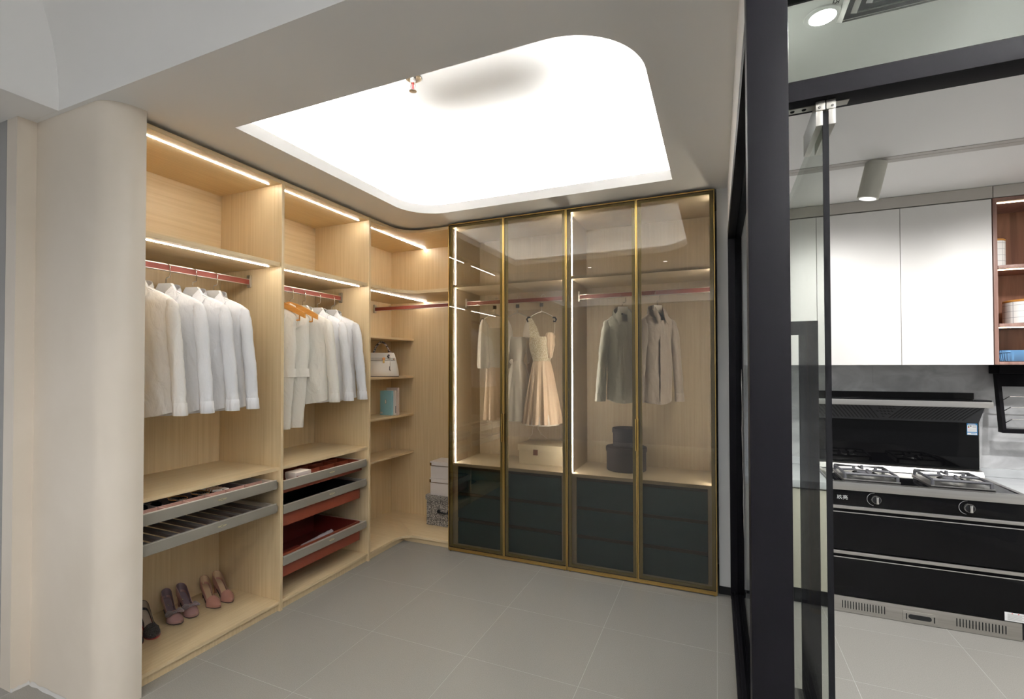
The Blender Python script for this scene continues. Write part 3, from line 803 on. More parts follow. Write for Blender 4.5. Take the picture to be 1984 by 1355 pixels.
def jumpsuit(label, loc, rz, seed):
    s = thing('jumpsuit', label, 'jumpsuit', loc, rz, 'ivory jumpsuits on wooden hangers', world=False)
    lv = [(-0.004, 0.060, 0.034, 0.16), (-0.022, 0.085, 0.036, 0.14), (-0.046, 0.118, 0.036, 0.10), (-0.070, 0.136, 0.034, 0.06), (-0.11, 0.126, 0.034, 0.03), (-0.17, 0.122, 0.038, 0.01), (-0.25, 0.126, 0.042, 0), (-0.32, 0.122, 0.042, 0), (-0.385, 0.116, 0.040, 0)]
    mk('bodice', MB().loft([ring_pts(z, w, d, seed, 0.006 if j > 3 else 0.001, drop=dr) for j, (z, w, d, dr) in enumerate(lv)]), 'ivory_cloth', s, 70)
    mk('waist_band', MB().loft([ring_pts(z, w, d, seed, 0.003) for z, w, d in [(-0.382, 0.118, 0.044), (-0.380, 0.124, 0.048), (-0.432, 0.128, 0.050), (-0.434, 0.122, 0.044)]]), 'ivory_cloth', s, 50)
    for side in (-1, 1):
        lg = []
        for j in range(15):
            t = j / 14
            lg.append(ring_pts(-0.425 - 0.325 * t, 0.060 - 0.010 * t, 0.040 - 0.012 * t, seed + side, 0.004 + 0.003 * t, n=30, cx=side * (0.052 - 0.014 * t)))
        mk('trouser_leg', MB().loft(lg), 'ivory_cloth', s, 70)
    # wide lapels either side of a deep V
    for side in (-1, 1):
        mbl = MB()
        pts = [(0.030, 0.028), (0.066, 0.010), (0.090, -0.060), (0.078, -0.125), (0.040, -0.155), (0.006, -0.230), (0.030, -0.120)]
        mbl.prism([(side * a, b) for a, b in pts][::side], -0.052, -0.047, 'y', 0.001)
        mk('lapel', mbl, 'ivory_cloth', s)
    mk('hang_tag', bx(-0.018, 0.016, -0.0585, -0.0575, -0.215, -0.095), 'tag_black', s, 0, label='long black swing tag')
    mk('tag_print', bx(-0.009, 0.007, -0.0592, -0.0586, -0.150, -0.130), 'paper', s, 0)
    return s
for k, (yy, lab) in enumerate([(0.905, 'ivory jumpsuit half hidden behind the wardrobe divider'), (1.005, 'ivory jumpsuit with lapels and black tag beside the blouse')]):
    white_hanger((-0.25, yy, 1.752), RZ, 'wooden hanger holding the ' + lab, 'hanger_wood', wood=True)
    jumpsuit(lab, (-0.25, yy, 1.722), RZ, 55.0 + k * 3)

# ================================================================== SHOES
def shoe(label, loc, rz, outer, inner, sole, group, seed, bow=None, toe=1.0, side=1):
    """court shoe, toe along +x; origin under the heel"""
    s = thing('court_shoe', label, 'shoe', loc, rz, group, world=False)
    Lg = 0.220
    def sole_h(t):
        if t > 0.66: return 0.004 + 0.006 * max(0, (t - 0.86) / 0.14) ** 2
        u = t / 0.66
        return 0.004 + 0.066 * (1 - (3 * u * u - 2 * u ** 3))
    def half_w(t):
        if t < 0.12: return 0.0245 * max(0.16, math.sqrt(max(0.0, 1 - (1 - t / 0.12) ** 2)))
        if t < 0.45: return 0.0245 + (0.021 - 0.0245) * (t - 0.12) / 0.33
        if t < 0.68: return 0.021 + (0.034 - 0.021) * (0.5 - 0.5 * math.cos(PI * (t - 0.45) / 0.23))
        u = (t - 0.68) / 0.32
        return 0.033 * max(0.07, (1 - u ** (1.75 * toe)) ** 0.85)
    def rim_h(t):
        if t < 0.5: return 0.050 - 0.026 * (t / 0.5) ** 0.9
        if t < 0.62: return 0.024 - 0.002 * (t - 0.5) / 0.12
        return 0.022
    def cyl_c(t): return side * 0.006 * math.sin(PI * t)
    def section(t, shrink=0.0, top=True):
        h, w, r = sole_h(t), half_w(t) - shrink, rim_h(t)
        x = Lg * t; c = cyl_c(t); n = 14; pts = []
        vamp = max(0.0, min(1.0, (t - 0.60) / 0.08))
        toeh = 0.040 - 0.022 * max(0, (t - 0.62) / 0.38)
        for i in range(n + 1):
            u = -1 + 2 * i / n
            # open U: from left rim down around the bottom to the right rim
            a = u * 1.0
            if abs(a) < 0.42: y = w * 0.92 * (a / 0.42); z = 0.0
            else:
                q = (abs(a) - 0.42) / 0.58
                y = math.copysign(w * (0.92 + 0.10 * math.sin(PI * min(q, 1) * 0.7)) * (1 - 0.10 * q), a); z = r * q
            pts.append((x - 0.004 * (z / 0.05) * (t < 0.08), c + y, h + z + shrink))
        return pts
    ts = [0.0, 0.004, 0.012, 0.025, 0.045, 0.07, 0.12, 0.18, 0.25, 0.32, 0.40, 0.47, 0.54, 0.60, 0.66]
    mb = MB()
    mb.loft([section(t) for t in ts], False)
    # heel cup
    c0 = section(0.0)
    # closed vamp
    tv = [0.58, 0.62, 0.66, 0.72, 0.78, 0.84, 0.90, 0.95, 0.985, 1.0]
    vr = []
    for t in tv:
        h, w = sole_h(t), half_w(t) * 1.02
        H = 0.040 - 0.029 * max(0, (t - 0.60) / 0.40) ** 0.75
        x = Lg * t; c = cyl_c(t); ring = []
        for i in range(17):
            a = PI * i / 16
            ring.append((x, c + w * math.copysign(abs(math.cos(a)) ** 0.8, math.cos(a)), h + H * math.sin(a) ** 0.8))
        vr.append(ring)
    mb.loft(vr, False)
    mb.bm.faces.new([mb.bm.verts.new(p) for p in vr[-1]])
    back = [(p[0] - 0.0005, p[1], p[2]) for p in c0]
    bmesh.ops.remove_doubles(mb.bm, verts=mb.bm.verts[:], dist=1e-5)
    vs = [mb.bm.verts.new(p) for p in c0]; mb.bm.faces.new(vs)
    up_ = mk('upper', mb, outer, s, 60)
    mk('rim', MB().tube([(section(t)[0]) for t in ts[::-1]] + [section(t)[-1] for t in ts], 0.0012, 6), outer, up_, 60)
    ins = MB()
    ins.loft([[(Lg * t, cyl_c(t) + (half_w(t) - 0.002) * u, sole_h(t) + 0.0025) for u in (-0.9, -0.45, 0, 0.45, 0.9)] for t in [0.005] + ts[1:]], False)
    mk('insole', ins, inner, s, 60)
    lin = MB()
    for sd in (0, -1):
        rows = []
        for t in ts[:-1]:
            p = section(t, 0.0012)
            rows.append([p[0], p[1], p[2], p[3]] if sd == 0 else [p[-1], p[-2], p[-3], p[-4]])
        lin.loft(rows, False)
    lin.loft([[(x + 0.003, y * 0.93, z) for x, y, z in section(0.0, 0.0012)], [(x + 0.003, y * 0.93, z + 0.002) for x, y, z in section(0.004, 0.0012)]], False)
    vs = [lin.bm.verts.new((x + 0.0025, y * 0.95, z)) for x, y, z in section(0.0, 0.001)]; lin.bm.faces.new(vs)
    mk('lining', lin, inner, s, 60)
    sb = MB()
    tt = [0.30, 0.42, 0.52, 0.60, 0.66, 0.74, 0.82, 0.90, 0.96, 1.0]
    sb.loft([[(Lg * t, cyl_c(t) - (half_w(t) + 0.001), sole_h(t) - 0.0035), (Lg * t, cyl_c(t) + (half_w(t) + 0.001), sole_h(t) - 0.0035), (Lg * t, cyl_c(t) + (half_w(t) + 0.001), sole_h(t) + 0.001), (Lg * t, cyl_c(t) - (half_w(t) + 0.001), sole_h(t) + 0.001)] for t in tt], True, True, True)
    mk('sole', sb, sole, s, 40)
    hl = MB(); hr = []
    for z, x, r in [(0.060, 0.019, 0.016), (0.054, 0.016, 0.0145), (0.045, 0.012, 0.012), (0.025, 0.0095, 0.0085), (0.0, 0.009, 0.0075)]:
        hr.append([(x + r * math.cos(a), r * math.sin(a), min(z, sole_h(max(0, (x + r * math.cos(a)) / Lg)) - 0.003)) for a in [2 * PI * i / 14 for i in range(14)]])
    hl.loft(hr, True, True, True)
    mk('heel', hl, outer, s, 60)
    if bow:
        bw = thing_dummy = None
        xb, zb = Lg * 0.70, 0.046
        root = mk('bow', MB().sphere((xb, cyl_c(0.7), zb), 0.009, 1.0, 0.8, 0.8), bow, s)
        for sd in (-1, 1):
            lb = MB(); rr = []
            for k in range(7):
                u = k / 6; w = 0.004 + 0.018 * math.sin(PI * min(1, u * 0.85)) ; 
                cx = xb - 0.006 * u; cy = cyl_c(0.7) + sd * (0.005 + 0.034 * u); cz = zb + 0.006 * math.sin(PI * u) - 0.008 * u
                rr.append([(cx + w * math.cos(a), cy, cz + w * 0.42 * math.sin(a) + 0.002 * math.sin(a * 3)) for a in [2 * PI * i / 14 for i in range(14)]])
            lb.loft(rr, True, True, True)
            mk('bow_loop', lb, bow, root, 60)
        mk('insole_print', bx(0.040, 0.066, -0.006, -0.002, sole_h(0.25) + 0.004, sole_h(0.25) + 0.0045), 'gold_print', s, 0)
    return s
SHOES = [
    ('black glitter court shoe closest to the rounded wall, half hidden', (-0.452, 0.212), (-0.258, 0.160), 'glitter_black', 'sock_lining', 'sole_red', None, 1.2),
    ('black glitter court shoe standing fully in view', (-0.446, 0.272), (-0.244, 0.222), 'glitter_black', 'sock_lining', 'sole_red', None, 1.2),
    ('mauve court shoe with ribbon bow on the side of the black pair', (-0.470, 0.404), (-0.255, 0.352), 'shoe_mauve', 'mauve_inner', 'sole_black', 'ribbon_mauve', 1.3),
    ('mauve court shoe with ribbon bow on the side of the nude pair', (-0.466, 0.474), (-0.250, 0.420), 'shoe_mauve', 'mauve_inner', 'sole_black', 'ribbon_mauve', 1.3),
    ('plain nude pink court shoe beside the mauve pair', (-0.440, 0.588), (-0.220, 0.536), 'shoe_nude', 'nude_inner', 'sole_black', None, 0.72),
    ('plain nude pink court shoe nearest the wardrobe divider', (-0.434, 0.654), (-0.214, 0.600), 'shoe_nude', 'nude_inner', 'sole_black', None, 0.72),
]
for k, (lab, a, b, om, im, sm, bow, toe) in enumerate(SHOES):
    ang = math.atan2(b[1] - a[1], b[0] - a[0])
    shoe(lab, (a[0], a[1], ZB), ang, om, im, sm, 'court shoes on the lowest shelf', k, bow, toe, 1 if k % 2 else -1)

# ================================================================== CORNER BAY CONTENTS
# handbag
hb = thing('handbag', 'white structured handbag with scarf-wrapped handle on the corner shelf', 'handbag', (-0.335, 2.015, 1.268), math.radians(38), world=False)
def bagring(z, hw, d):
    return [(hw * math.copysign(abs(math.cos(a)) ** 0.35, math.cos(a)), d * math.copysign(abs(math.sin(a)) ** 0.45, math.sin(a)), z) for a in [2 * PI * i / 40 for i in range(40)]]
mk('body', MB().loft([bagring(0.001, 0.136, 0.060), bagring(0.006, 0.141, 0.064), bagring(0.05, 0.138, 0.062), bagring(0.10, 0.128, 0.056), bagring(0.15, 0.116, 0.046), bagring(0.185, 0.106, 0.036), bagring(0.193, 0.100, 0.032)], True, True, True), 'bag_white', hb, 50)
mk('base_trim', MB().loft([bagring(0.0, 0.140, 0.065), bagring(0.0055, 0.1425, 0.0655)], True, True, True), 'bag_edge', hb, 50)
fy = lambda z: -(0.064 - (z / 0.193) * 0.030) - 0.003
mk('flap', MB().loft([[(-0.100, fy(0.193) + 0.004, 0.196), (0.100, fy(0.193) + 0.004, 0.196), (0.100, fy(0.193) + 0.030, 0.198), (-0.100, fy(0.193) + 0.030, 0.198)], [(-0.108, fy(0.155) - 0.002, 0.155), (0.108, fy(0.155) - 0.002, 0.155), (0.108, fy(0.155) + 0.004, 0.155), (-0.108, fy(0.155) + 0.004, 0.155)]], True, True, True), 'bag_white', hb, 30)
mk('strap', bx(-0.112, 0.112, fy(0.148) - 0.006, fy(0.148) - 0.001, 0.138, 0.150, 0.001), 'bag_white', hb)
for sd in (-1, 1):
    mk('strap_edge', bx(-0.108, 0.108, fy(0.148) - 0.0065, fy(0.148) - 0.001, 0.1345 if sd < 0 else 0.1515, 0.1375 if sd < 0 else 0.1535), 'bag_edge', hb, 0)
    mk('stud', MB().sphere((sd * 0.098, fy(0.148) - 0.006, 0.144), 0.005), 'copper', hb)
mk('lock', MB().lathe([(0.004, -0.006), (0.012, -0.005), (0.013, 0.0), (0.012, 0.004)], (0.018, fy(0.148) - 0.008, 0.147), 16, 'y'), 'copper', hb)
mk('padlock', bx(0.010, 0.024, fy(0.13) - 0.012, fy(0.13) - 0.004, 0.112, 0.136, 0.003), 'gold_metal', hb)
arc = [(-0.066 + 0.132 * t, -0.004, 0.190 + 0.098 * math.sin(PI * t) ** 0.75) for t in [i / 18 for i in range(19)]]
mk('handle', MB().tube(arc, [0.0085 + 0.0018 * math.sin(i * 1.9) for i in range(19)], 12), 'scarf', hb, label='handle wrapped in a black and white scarf')
mk('scarf_knot', MB().sphere((0.066, -0.012, 0.196), 0.016, 1, 0.9, 1.1), 'scarf', hb)
mk('scarf_tail', MB().tube([(0.064, -0.020, 0.192), (0.052, -0.050, 0.172), (0.056, -0.062, 0.150)], [0.010, 0.012, 0.003], 10, True, 0.45), 'scarf', hb)
mk('key_cord', MB().tube([(0.066, -0.045, 0.180), (0.070, -0.060, 0.13), (0.066, -0.066, 0.085), (0.064, -0.069, 0.055), (0.074, -0.069, 0.050)], 0.0028, 8), 'bag_white', hb)
mk('cord_tip', MB().tube([(0.064, -0.071, 0.085), (0.062, -0.073, 0.058), (0.072, -0.073, 0.051)], 0.0022, 8), 'bag_edge', hb)

def book(label, x0, x1, y0, y1, z0, z1, cover, spine_right=True):
    b = thing('book', label, 'book', ((x0 + x1) / 2, (y0 + y1) / 2, z0), group='books on the corner shelf')
    t = 0.0025
    mk('front_cover', bx(x0, x1, y0, y0 + t, z0, z1, 0.0006), cover, b)
    mk('back_cover', bx(x0, x1, y1 - t, y1, z0, z1, 0.0006), cover, b)
    mk('spine', bx(x1 - t, x1, y0 + t, y1 - t, z0, z1), cover, b)
    mk('pages', bx(x0 + 0.003, x1 - t, y0 + t, y1 - t, z0 + 0.003, z1 - 0.003), 'paper', b)
    return b
b1 = book('pale blue book with a small figure on its cover', -0.386, -0.268, 2.060, 2.084, 0.943, 1.148, 'book_blue')
mk('cover_figure', MB().prism([(-0.328 + 0.0075 * math.cos(t) * (1.0 if math.sin(t) < 0 else 0.75), 1.058 + 0.019 * math.sin(t)) for t in [2 * PI * i / 16 for i in range(16)]], 2.0594, 2.0599, 'y'), 'paper', b1, 0)
mk('figure_outline', MB().tube([(-0.328 + 0.0085 * math.cos(a) * (1.0 if math.sin(a) < 0 else 0.75), 2.0592, 1.058 + 0.020 * math.sin(a)) for a in [2 * PI * i / 20 for i in range(21)]], 0.0009, 6), 'ink', b1)
mk('cover_label', bx(-0.381, -0.361, 2.0592, 2.0599, 0.956, 0.970), 'paper', b1, 0)
for k in range(3): mk('label_line', bx(-0.379, -0.363, 2.0588, 2.0592, 0.958 + k * 0.004, 0.960 + k * 0.004), 'ink_grey', b1, 0)
b2 = book('taller pale pink book behind the blue book', -0.352, -0.236, 2.100, 2.122, 0.943, 1.172, 'book_pink')
for _k in range(4): mk('spine_print', bx(-0.2358, -0.2354, 2.108, 2.114, 0.985 + _k * 0.020, 0.998 + _k * 0.020), 'ink_grey', b2, 0)
b3 = book('cream book between the blue and the pink book', -0.366, -0.2505, 2.0855, 2.0995, 0.943, 1.150, 'paper')
mk('spine_print', bx(-0.2502, -0.2498, 2.089, 2.096, 0.960, 1.02), 'ink', b3, 0)
pc = thing('card_holder', 'small black card holder on the corner shelf, peeking out beside the divider', 'card holder', (-0.33, 1.77, 0.942))
mk('card', MB().box(-0.35, -0.31, 1.712, 1.716, 0.943, 1.055), 'black_satin', pc, 0)
mk('foot', MB().box(-0.355, -0.305, 1.700, 1.728, 0.9425, 0.948), 'black_satin', pc, 0)

# storage boxes
fb = thing('fabric_box', 'grey tweed storage box with black leather handle', 'storage box', (0.17, 2.19, ZB))
mk('body', bx(0.034, 0.318, 2.126, 2.306, ZB + 0.001, ZB + 0.205, 0.004), 'tweed', fb)
mk('lid', bx(0.026, 0.326, 2.118, 2.312, ZB + 0.205, ZB + 0.246, 0.008), 'tweed', fb)
mk('handle', MB().tube([(0.150, 2.118, 0.176), (0.165, 2.110, 0.174), (0.23, 2.107, 0.172), (0.245, 2.118, 0.172)], 0.011, 10, True, 0.4), 'black_satin', fb, label='black leather pull')
for sx in (0.150, 0.245): mk('handle_mount', MB().lathe([(0.004, -0.006), (0.015, -0.004), (0.015, 0.001)], (sx, 2.1245, 0.176), 16, 'y'), 'black_satin', fb)
z = ZB + 0.2465
for k, lab in enumerate(['lower white card box with bronze corners on the tweed box', 'upper white card box with bronze corners, on top of the stack']):
    w = thing('card_box', lab, 'storage box', (0.18, 2.19, z), group='white boxes on the tweed box')
    dx = 0.004 * k
    mk('body', bx(0.066 + dx, 0.312, 2.132, 2.300, z, z + 0.104, 0.002), 'box_white', w)
    mk('lid', bx(0.062 + dx, 0.316, 2.128, 2.304, z + 0.104, z + 0.136, 0.002), 'box_white', w)
    mk('lid_edge', bx(0.0612 + dx, 0.3165, 2.1272, 2.3045, z + 0.101, z + 0.105), 'bronze_clip', w, 0)
    mk('corner_clip', bx(0.0605 + dx, 0.075 + dx, 2.1265, 2.141, z + 0.105, z + 0.126, 0.001), 'bronze_clip', w)
    z += 0.1365

# ================================================================== GLASS WARDROBES
XS = [0.4061, 0.8534, 1.3113, 1.7696, 2.2264]
ZW = 0.635
GL = []
glab = ['tall wardrobe with bronze glass doors holding the gowns', 'tall wardrobe with bronze glass doors holding two dark shirts']
for u in (0, 1):
    xa, xm, xb = XS[2 * u], XS[2 * u + 1], XS[2 * u + 2]
    G = thing('glass_wardrobe', glab[u], 'wardrobe', ((xa + xb) / 2, 2.08, 0), group='glass fronted wardrobes'); GL.append(G)
    yc = YD + 0.024
    pa, pb = xa + 0.001, xb - 0.001
    mk('side_panel', bx(pa, pa + TH, yc, YBK, 0.0, TOP), 'wood_smoked', G)
    mk('side_panel', bx(pb - TH, pb, yc, YBK, 0.0, TOP), 'wood_smoked', G)
    ia, ib = pa + TH, pb - TH
    mk('back_panel', bx(ia, ib, YBK, YBK + 0.016, 0.0, TOP), 'wood_smoked', G)
    mk('top_panel', bx(ia, ib, yc, YBK, TOP - 0.02, TOP), 'wood_smoked', G)
    mk('shelf', bx(ia, ib, yc + 0.02, YBK, 1.940, 1.960), 'wood_smoked', G)
    mk('worktop', bx(ia, ib, yc + 0.02, YBK, ZW - 0.022, ZW, 0.001), 'interior_beige', G)
    mk('bottom_panel', bx(ia, ib, yc + 0.01, YBK, 0.028, 0.040), 'interior_beige', G)
    mk('plinth', bx(ia, ib, yc + 0.03, yc + 0.045, 0.0, 0.028), 'interior_beige', G)
    for sx0, sx1 in ((ia, ia + 0.032), (ib - 0.032, ib)):
        mk('stile', bx(sx0, sx1, yc + 0.03, yc + 0.05, 0.040, ZW - 0.022), 'interior_beige', G)
    mk('drawer_carcass', bx(ia + 0.032, ib - 0.032, yc + 0.058, yc + 0.064, 0.040, ZW - 0.022), 'drawer_gap', G)
    for k, (z0, z1) in enumerate([(0.041, 0.206), (0.232, 0.396), (0.420, 0.590)]):
        d = mk('drawer', bx(ia + 0.034, ib - 0.034, yc + 0.033, yc + 0.051, z0, z1, 0.001), 'drawer_navy', G, label='dark blue grey drawer front')
        mk('finger_pull', bx(ia + 0.034, ib - 0.034, yc + 0.040, yc + 0.057, z1 + 0.0005, z1 + 0.019), 'drawer_gap', d, 0)
    # strips on both side panels
    for sx, s_ in ((ia, 1), (ib, -1)):
        for z0, z1 in ((ZW + 0.004, 1.936), (1.964, TOP - 0.024)):
            mk('light_strip', bx(min(sx, sx + s_ * 0.003), max(sx, sx + s_ * 0.003), 1.9155, 1.9195, z0, z1), 'strip_light_cool', G, 0, label='upright glowing strip light')
    rr = mk('clothes_rail', bx(ia, ib, 2.078, 2.092, 1.842 - 0.0135, 1.842 + 0.0135), 'rail_red', G, 0, label='red rail with silver edges')
    for s_ in (-1, 1): mk('rail_edge', bx(ia, ib, 2.076, 2.094, 1.842 + s_ * 0.0150 - 0.0015, 1.842 + s_ * 0.0150 + 0.0015), 'nickel', rr, 0)
    for xx in (ia, ib - 0.012): mk('rail_bracket', bx(xx, xx + 0.012, 2.072, 2.098, 1.810, 1.882), 'nickel', rr, 0)
    for di, (da, db) in enumerate(((xa, xm), (xm, xb))):
        a, b = da + 0.0015, db - 0.0015
        z0, z1 = 0.022, TOP + 0.004
        fr = MB(); w = 0.0058
        fr.box(a, a + w, YD, YD + 0.020, z0, z1).box(b - w, b, YD, YD + 0.020, z0, z1)
        fr.box(a + w, b - w, YD, YD + 0.020, z0, z0 + w).box(a + w, b - w, YD, YD + 0.020, z1 - w, z1)
        D = mk('door', fr, 'gold_metal', G, 0, label='slim gold door frame')
        fi = MB(); i0, i1 = a + w + 0.003, b - w - 0.003; iw = 0.019
        fi.box(i0, i0 + iw, YD + 0.009, YD + 0.021, z0 + w, z1 - w).box(i1 - iw, i1, YD + 0.009, YD + 0.021, z0 + w, z1 - w)
        fi.box(i0 + iw, i1 - iw, YD + 0.009, YD + 0.021, z0 + w, z0 + w + iw).box(i0 + iw, i1 - iw, YD + 0.009, YD + 0.021, z1 - w - iw, z1 - w)
        mk('inner_frame', fi, 'olive_metal', D, 0)
        mk('pane', bx(a + w, b - w, YD + 0.003, YD + 0.007, z0 + w, z1 - w), 'bronze_glass', D, 0)
        mk('seal', MB().box(a + w, i0, YD + 0.0075, YD + 0.020, z0 + w, z1 - w).box(i1, b - w, YD + 0.0075, YD + 0.020, z0 + w, z1 - w).box(i0, i1, YD + 0.0075, YD + 0.0088, z0 + w, z0 + w + 0.003).box(i0, i1, YD + 0.0075, YD + 0.0088, z1 - w - 0.003, z1 - w), 'black_seal', D, 0)
        hx = b - 0.009 if di == 0 else a + 0.001
        mk('handle', bx(hx, hx + 0.008, YD - 0.018, YD, 0.825, 1.022, 0.001), 'gold_metal', D)
    mk('bottom_rail', bx(xa + 0.002, xb - 0.002, YD + 0.001, YD + 0.022, 0.006, 0.0205), 'gold_metal', G, 0)
    for xx in (xa + 0.012, xb - 0.022): mk('foot', bx(xx, xx + 0.010, YD + 0.004, YD + 0.016, 0.0, 0.006), 'gold_dark', G, 0)

# gowns
def clip_hanger(loc, rz, label):
    h = thing('clip_hanger', label, 'hanger', loc, rz, 'black clip hangers', world=False)
    hk = [(0, 0, -0.075), (0, 0, -0.02)] + [(0.013 + 0.013 * math.cos(a) - 0.0, 0, -0.012 + 0.016 * math.sin(a) + 0.012) for a in [PI - PI * k / 8 for k in range(9)]]
    mk('hook', MB().tube([(p[0] - 0.0, p[1], p[2]) for p in hk], 0.003, 8), 'nickel', h)
    mk('size_cube', bx(-0.013, 0.013, -0.006, 0.006, -0.072, -0.046, 0.002), 'tag_black', h)
    mk('stem', MB().cyl((0, 0, -0.11), (0, 0, -0.07), 0.003, seg=8), 'nickel', h)
    for s_ in (-1, 1):
        mk('wire_arm', MB().tube([(0, 0, -0.108), (s_ * 0.03, 0, -0.118), (s_ * 0.075, 0, -0.142), (s_ * 0.10, 0, -0.170)], 0.003, 8), 'nickel', h)
        mk('pad', MB().tube([(s_ * 0.082, 0, -0.152), (s_ * 0.098, 0, -0.150), (s_ * 0.108, 0, -0.165), (s_ * 0.100, 0, -0.182), (s_ * 0.086, 0, -0.178)], 0.0065, 8), 'tag_black', h)
    return h
def fold_ring(z, hw, d, k, amp, ph, n=96, cx=0.0, cy=0.0):
    out = []
    for i in range(n):
        a = 2 * PI * i / n
        f = 1 + amp * (math.cos(k * a + ph) * 0.7 + math.cos((k * 0.6 + 1) * a + ph * 2.1) * 0.4 + 0.3 * math.sin(2.3 * k * a + z * 3))
        out.append((cx + hw * f * math.cos(a), cy + d * f * math.sin(a), z))
    return out
def gown(kind, label, loc, rz):
    g = thing('gown', label, 'dress', loc, rz, 'gowns behind the bronze glass', world=False)
    T = -0.160
    if kind == 3:
        mk('bodice', MB().loft([fold_ring(z, w, d, 5, 0.01, 1) for z, w, d in [(T - 0.135, 0.085, 0.050), (T - 0.15, 0.090, 0.054), (T - 0.20, 0.092, 0.058), (T - 0.26, 0.078, 0.050), (T - 0.315, 0.062, 0.042)]]), 'beaded', g, 60)
        mk('beaded_strap', MB().loft([[(-0.100, -0.012, T), (-0.074, -0.020, T + 0.004), (-0.074, -0.016, T + 0.004), (-0.100, -0.008, T)], [(-0.095, -0.034, T - 0.06), (-0.040, -0.044, T - 0.06), (-0.040, -0.040, T - 0.06), (-0.095, -0.030, T - 0.06)], [(-0.088, -0.050, T - 0.14), (-0.012, -0.062, T - 0.15), (-0.012, -0.056, T - 0.15), (-0.088, -0.046, T - 0.14)]], True, True, True), 'beaded', g, 60)
        mk('bust_ruffle', MB().loft([fold_ring(z, w, d, 9, 0.10, 2, cx=0.058, cy=-0.03) for z, w, d in [(T - 0.105, 0.020, 0.022), (T - 0.13, 0.036, 0.034), (T - 0.16, 0.030, 0.030), (T - 0.19, 0.034, 0.034), (T - 0.23, 0.026, 0.026), (T - 0.29, 0.014, 0.018)]], True, True, True), 'satin_champagne', g, 60)
        sk = [(T - 0.312, 0.063, 0.043, 0.02)] + [(T - 0.315 - 0.452 * t, 0.063 + 0.072 * t ** 0.85, 0.043 + 0.062 * t ** 0.85, 0.02 + 0.075 * t ** 0.6) for t in [i / 16 for i in range(1, 17)]]
        mk('skirt', MB().loft([fold_ring(z, w, d, 13, am * 1.3, 0.6, 156) for z, w, d, am in sk]), 'satin_champagne', g, 80)
        mk('petticoat', MB().loft([fold_ring(z, w, d, 12, 0.05, 1.7) for z, w, d in [(T - 0.70, 0.110, 0.085), (T - 0.778, 0.124, 0.096)]]), 'satin_white', g, 80)
        mk('strap', MB().tube([(0.098, 0, T - 0.004), (0.096, -0.01, T - 0.06), (0.088, -0.02, T - 0.12)], 0.002, 6), 'tulle', g)
        for k, xx in enumerate((-0.055, -0.02)):
            mk('ribbon', MB().tube([(xx, -0.02, T - 0.76), (xx - 0.012, -0.03, T - 0.80), (xx - 0.018 + 0.03 * k, -0.035, T - 0.84), (xx - 0.045 + 0.10 * k, -0.04, T - 0.870)], [0.003, 0.004, 0.004, 0.003], 8, True, 0.4), 'tulle', g)
    elif kind == 2:
        mk('bodice', MB().loft([fold_ring(z, w, d, 4, 0.02, 1) for z, w, d in [(T - 0.13, 0.062, 0.036), (T - 0.15, 0.068, 0.042), (T - 0.20, 0.070, 0.046), (T - 0.26, 0.055, 0.040), (T - 0.31, 0.040, 0.032)]]), 'satin_white', g, 60)
        for s_ in (-1, 1):
            mk('drape', MB().loft([fold_ring(z, w, d, 4, 0.10, s_ + 2, 40, cx=s_ * cx) for z, w, d, cx in [(T + 0.002, 0.012, 0.010, 0.086), (T - 0.05, 0.030, 0.018, 0.078), (T - 0.11, 0.040, 0.024, 0.076), (T - 0.17, 0.036, 0.024, 0.080), (T - 0.26, 0.022, 0.016, 0.088), (T - 0.33, 0.006, 0.006, 0.08)]], True, True, True), 'tulle', g, 70)
        sk = [(T - 0.308, 0.042, 0.034, 0.02)] + [(T - 0.31 - 0.44 * t, 0.042 + 0.086 * t ** 0.9, 0.034 + 0.066 * t ** 0.9, 0.02 + 0.085 * t ** 0.6) for t in [i / 16 for i in range(1, 17)]]
        mk('skirt', MB().loft([fold_ring(z, w, d, 6, am, 2.6) for z, w, d, am in sk]), 'satin_white', g, 80)
        mk('overskirt', MB().loft([fold_ring(z, w, d, 11, 0.05, 0.4, 70, cx=0.02, cy=0.02) for z, w, d in [(T - 0.33, 0.040, 0.030), (T - 0.45, 0.080, 0.060), (T - 0.60, 0.112, 0.082), (T - 0.74, 0.128, 0.094)]]), 'tulle', g, 80)
        mk('sash', MB().tube([(-0.05, -0.03, T - 0.30), (-0.06, -0.036, T - 0.315), (-0.05, -0.04, T - 0.33)], [0.010, 0.014, 0.008], 10), 'tulle', g)
    else:
        mk('bodice', MB().loft([fold_ring(z, w, d, 5, 0.03, 1) for z, w, d in [(T - 0.06, 0.080, 0.036), (T - 0.10, 0.088, 0.044), (T - 0.20, 0.085, 0.048), (T - 0.30, 0.070, 0.044), (T - 0.36, 0.066, 0.042)]]), 'satin_white', g, 60)
        for s_ in (-1, 1):
            mk('lace_sleeve', MB().loft([fold_ring(z, w, d, 7, am, s_ + 3, 50, cx=s_ * cx, cy=-0.012) for z, w, d, cx, am in [(T + 0.006, 0.014, 0.012, 0.088, 0.05), (T - 0.04, 0.034, 0.022, 0.084, 0.08), (T - 0.14, 0.044, 0.030, 0.084, 0.09), (T - 0.27, 0.050, 0.034, 0.084, 0.10), (T - 0.345, 0.052, 0.036, 0.084, 0.11), (T - 0.365, 0.046, 0.032, 0.084, 0.16)]], True, True, False), 'tulle', g, 70)
        sk = [(T - 0.355 - 0.40 * t, 0.066 + 0.022 * t, 0.042 + 0.016 * t, 0.03 + 0.05 * t) for t in [i / 14 for i in range(15)]]
        mk('skirt', MB().loft([fold_ring(z, w, d, 7, am, 0.6) for z, w, d, am in sk]), 'satin_champagne', g, 80)
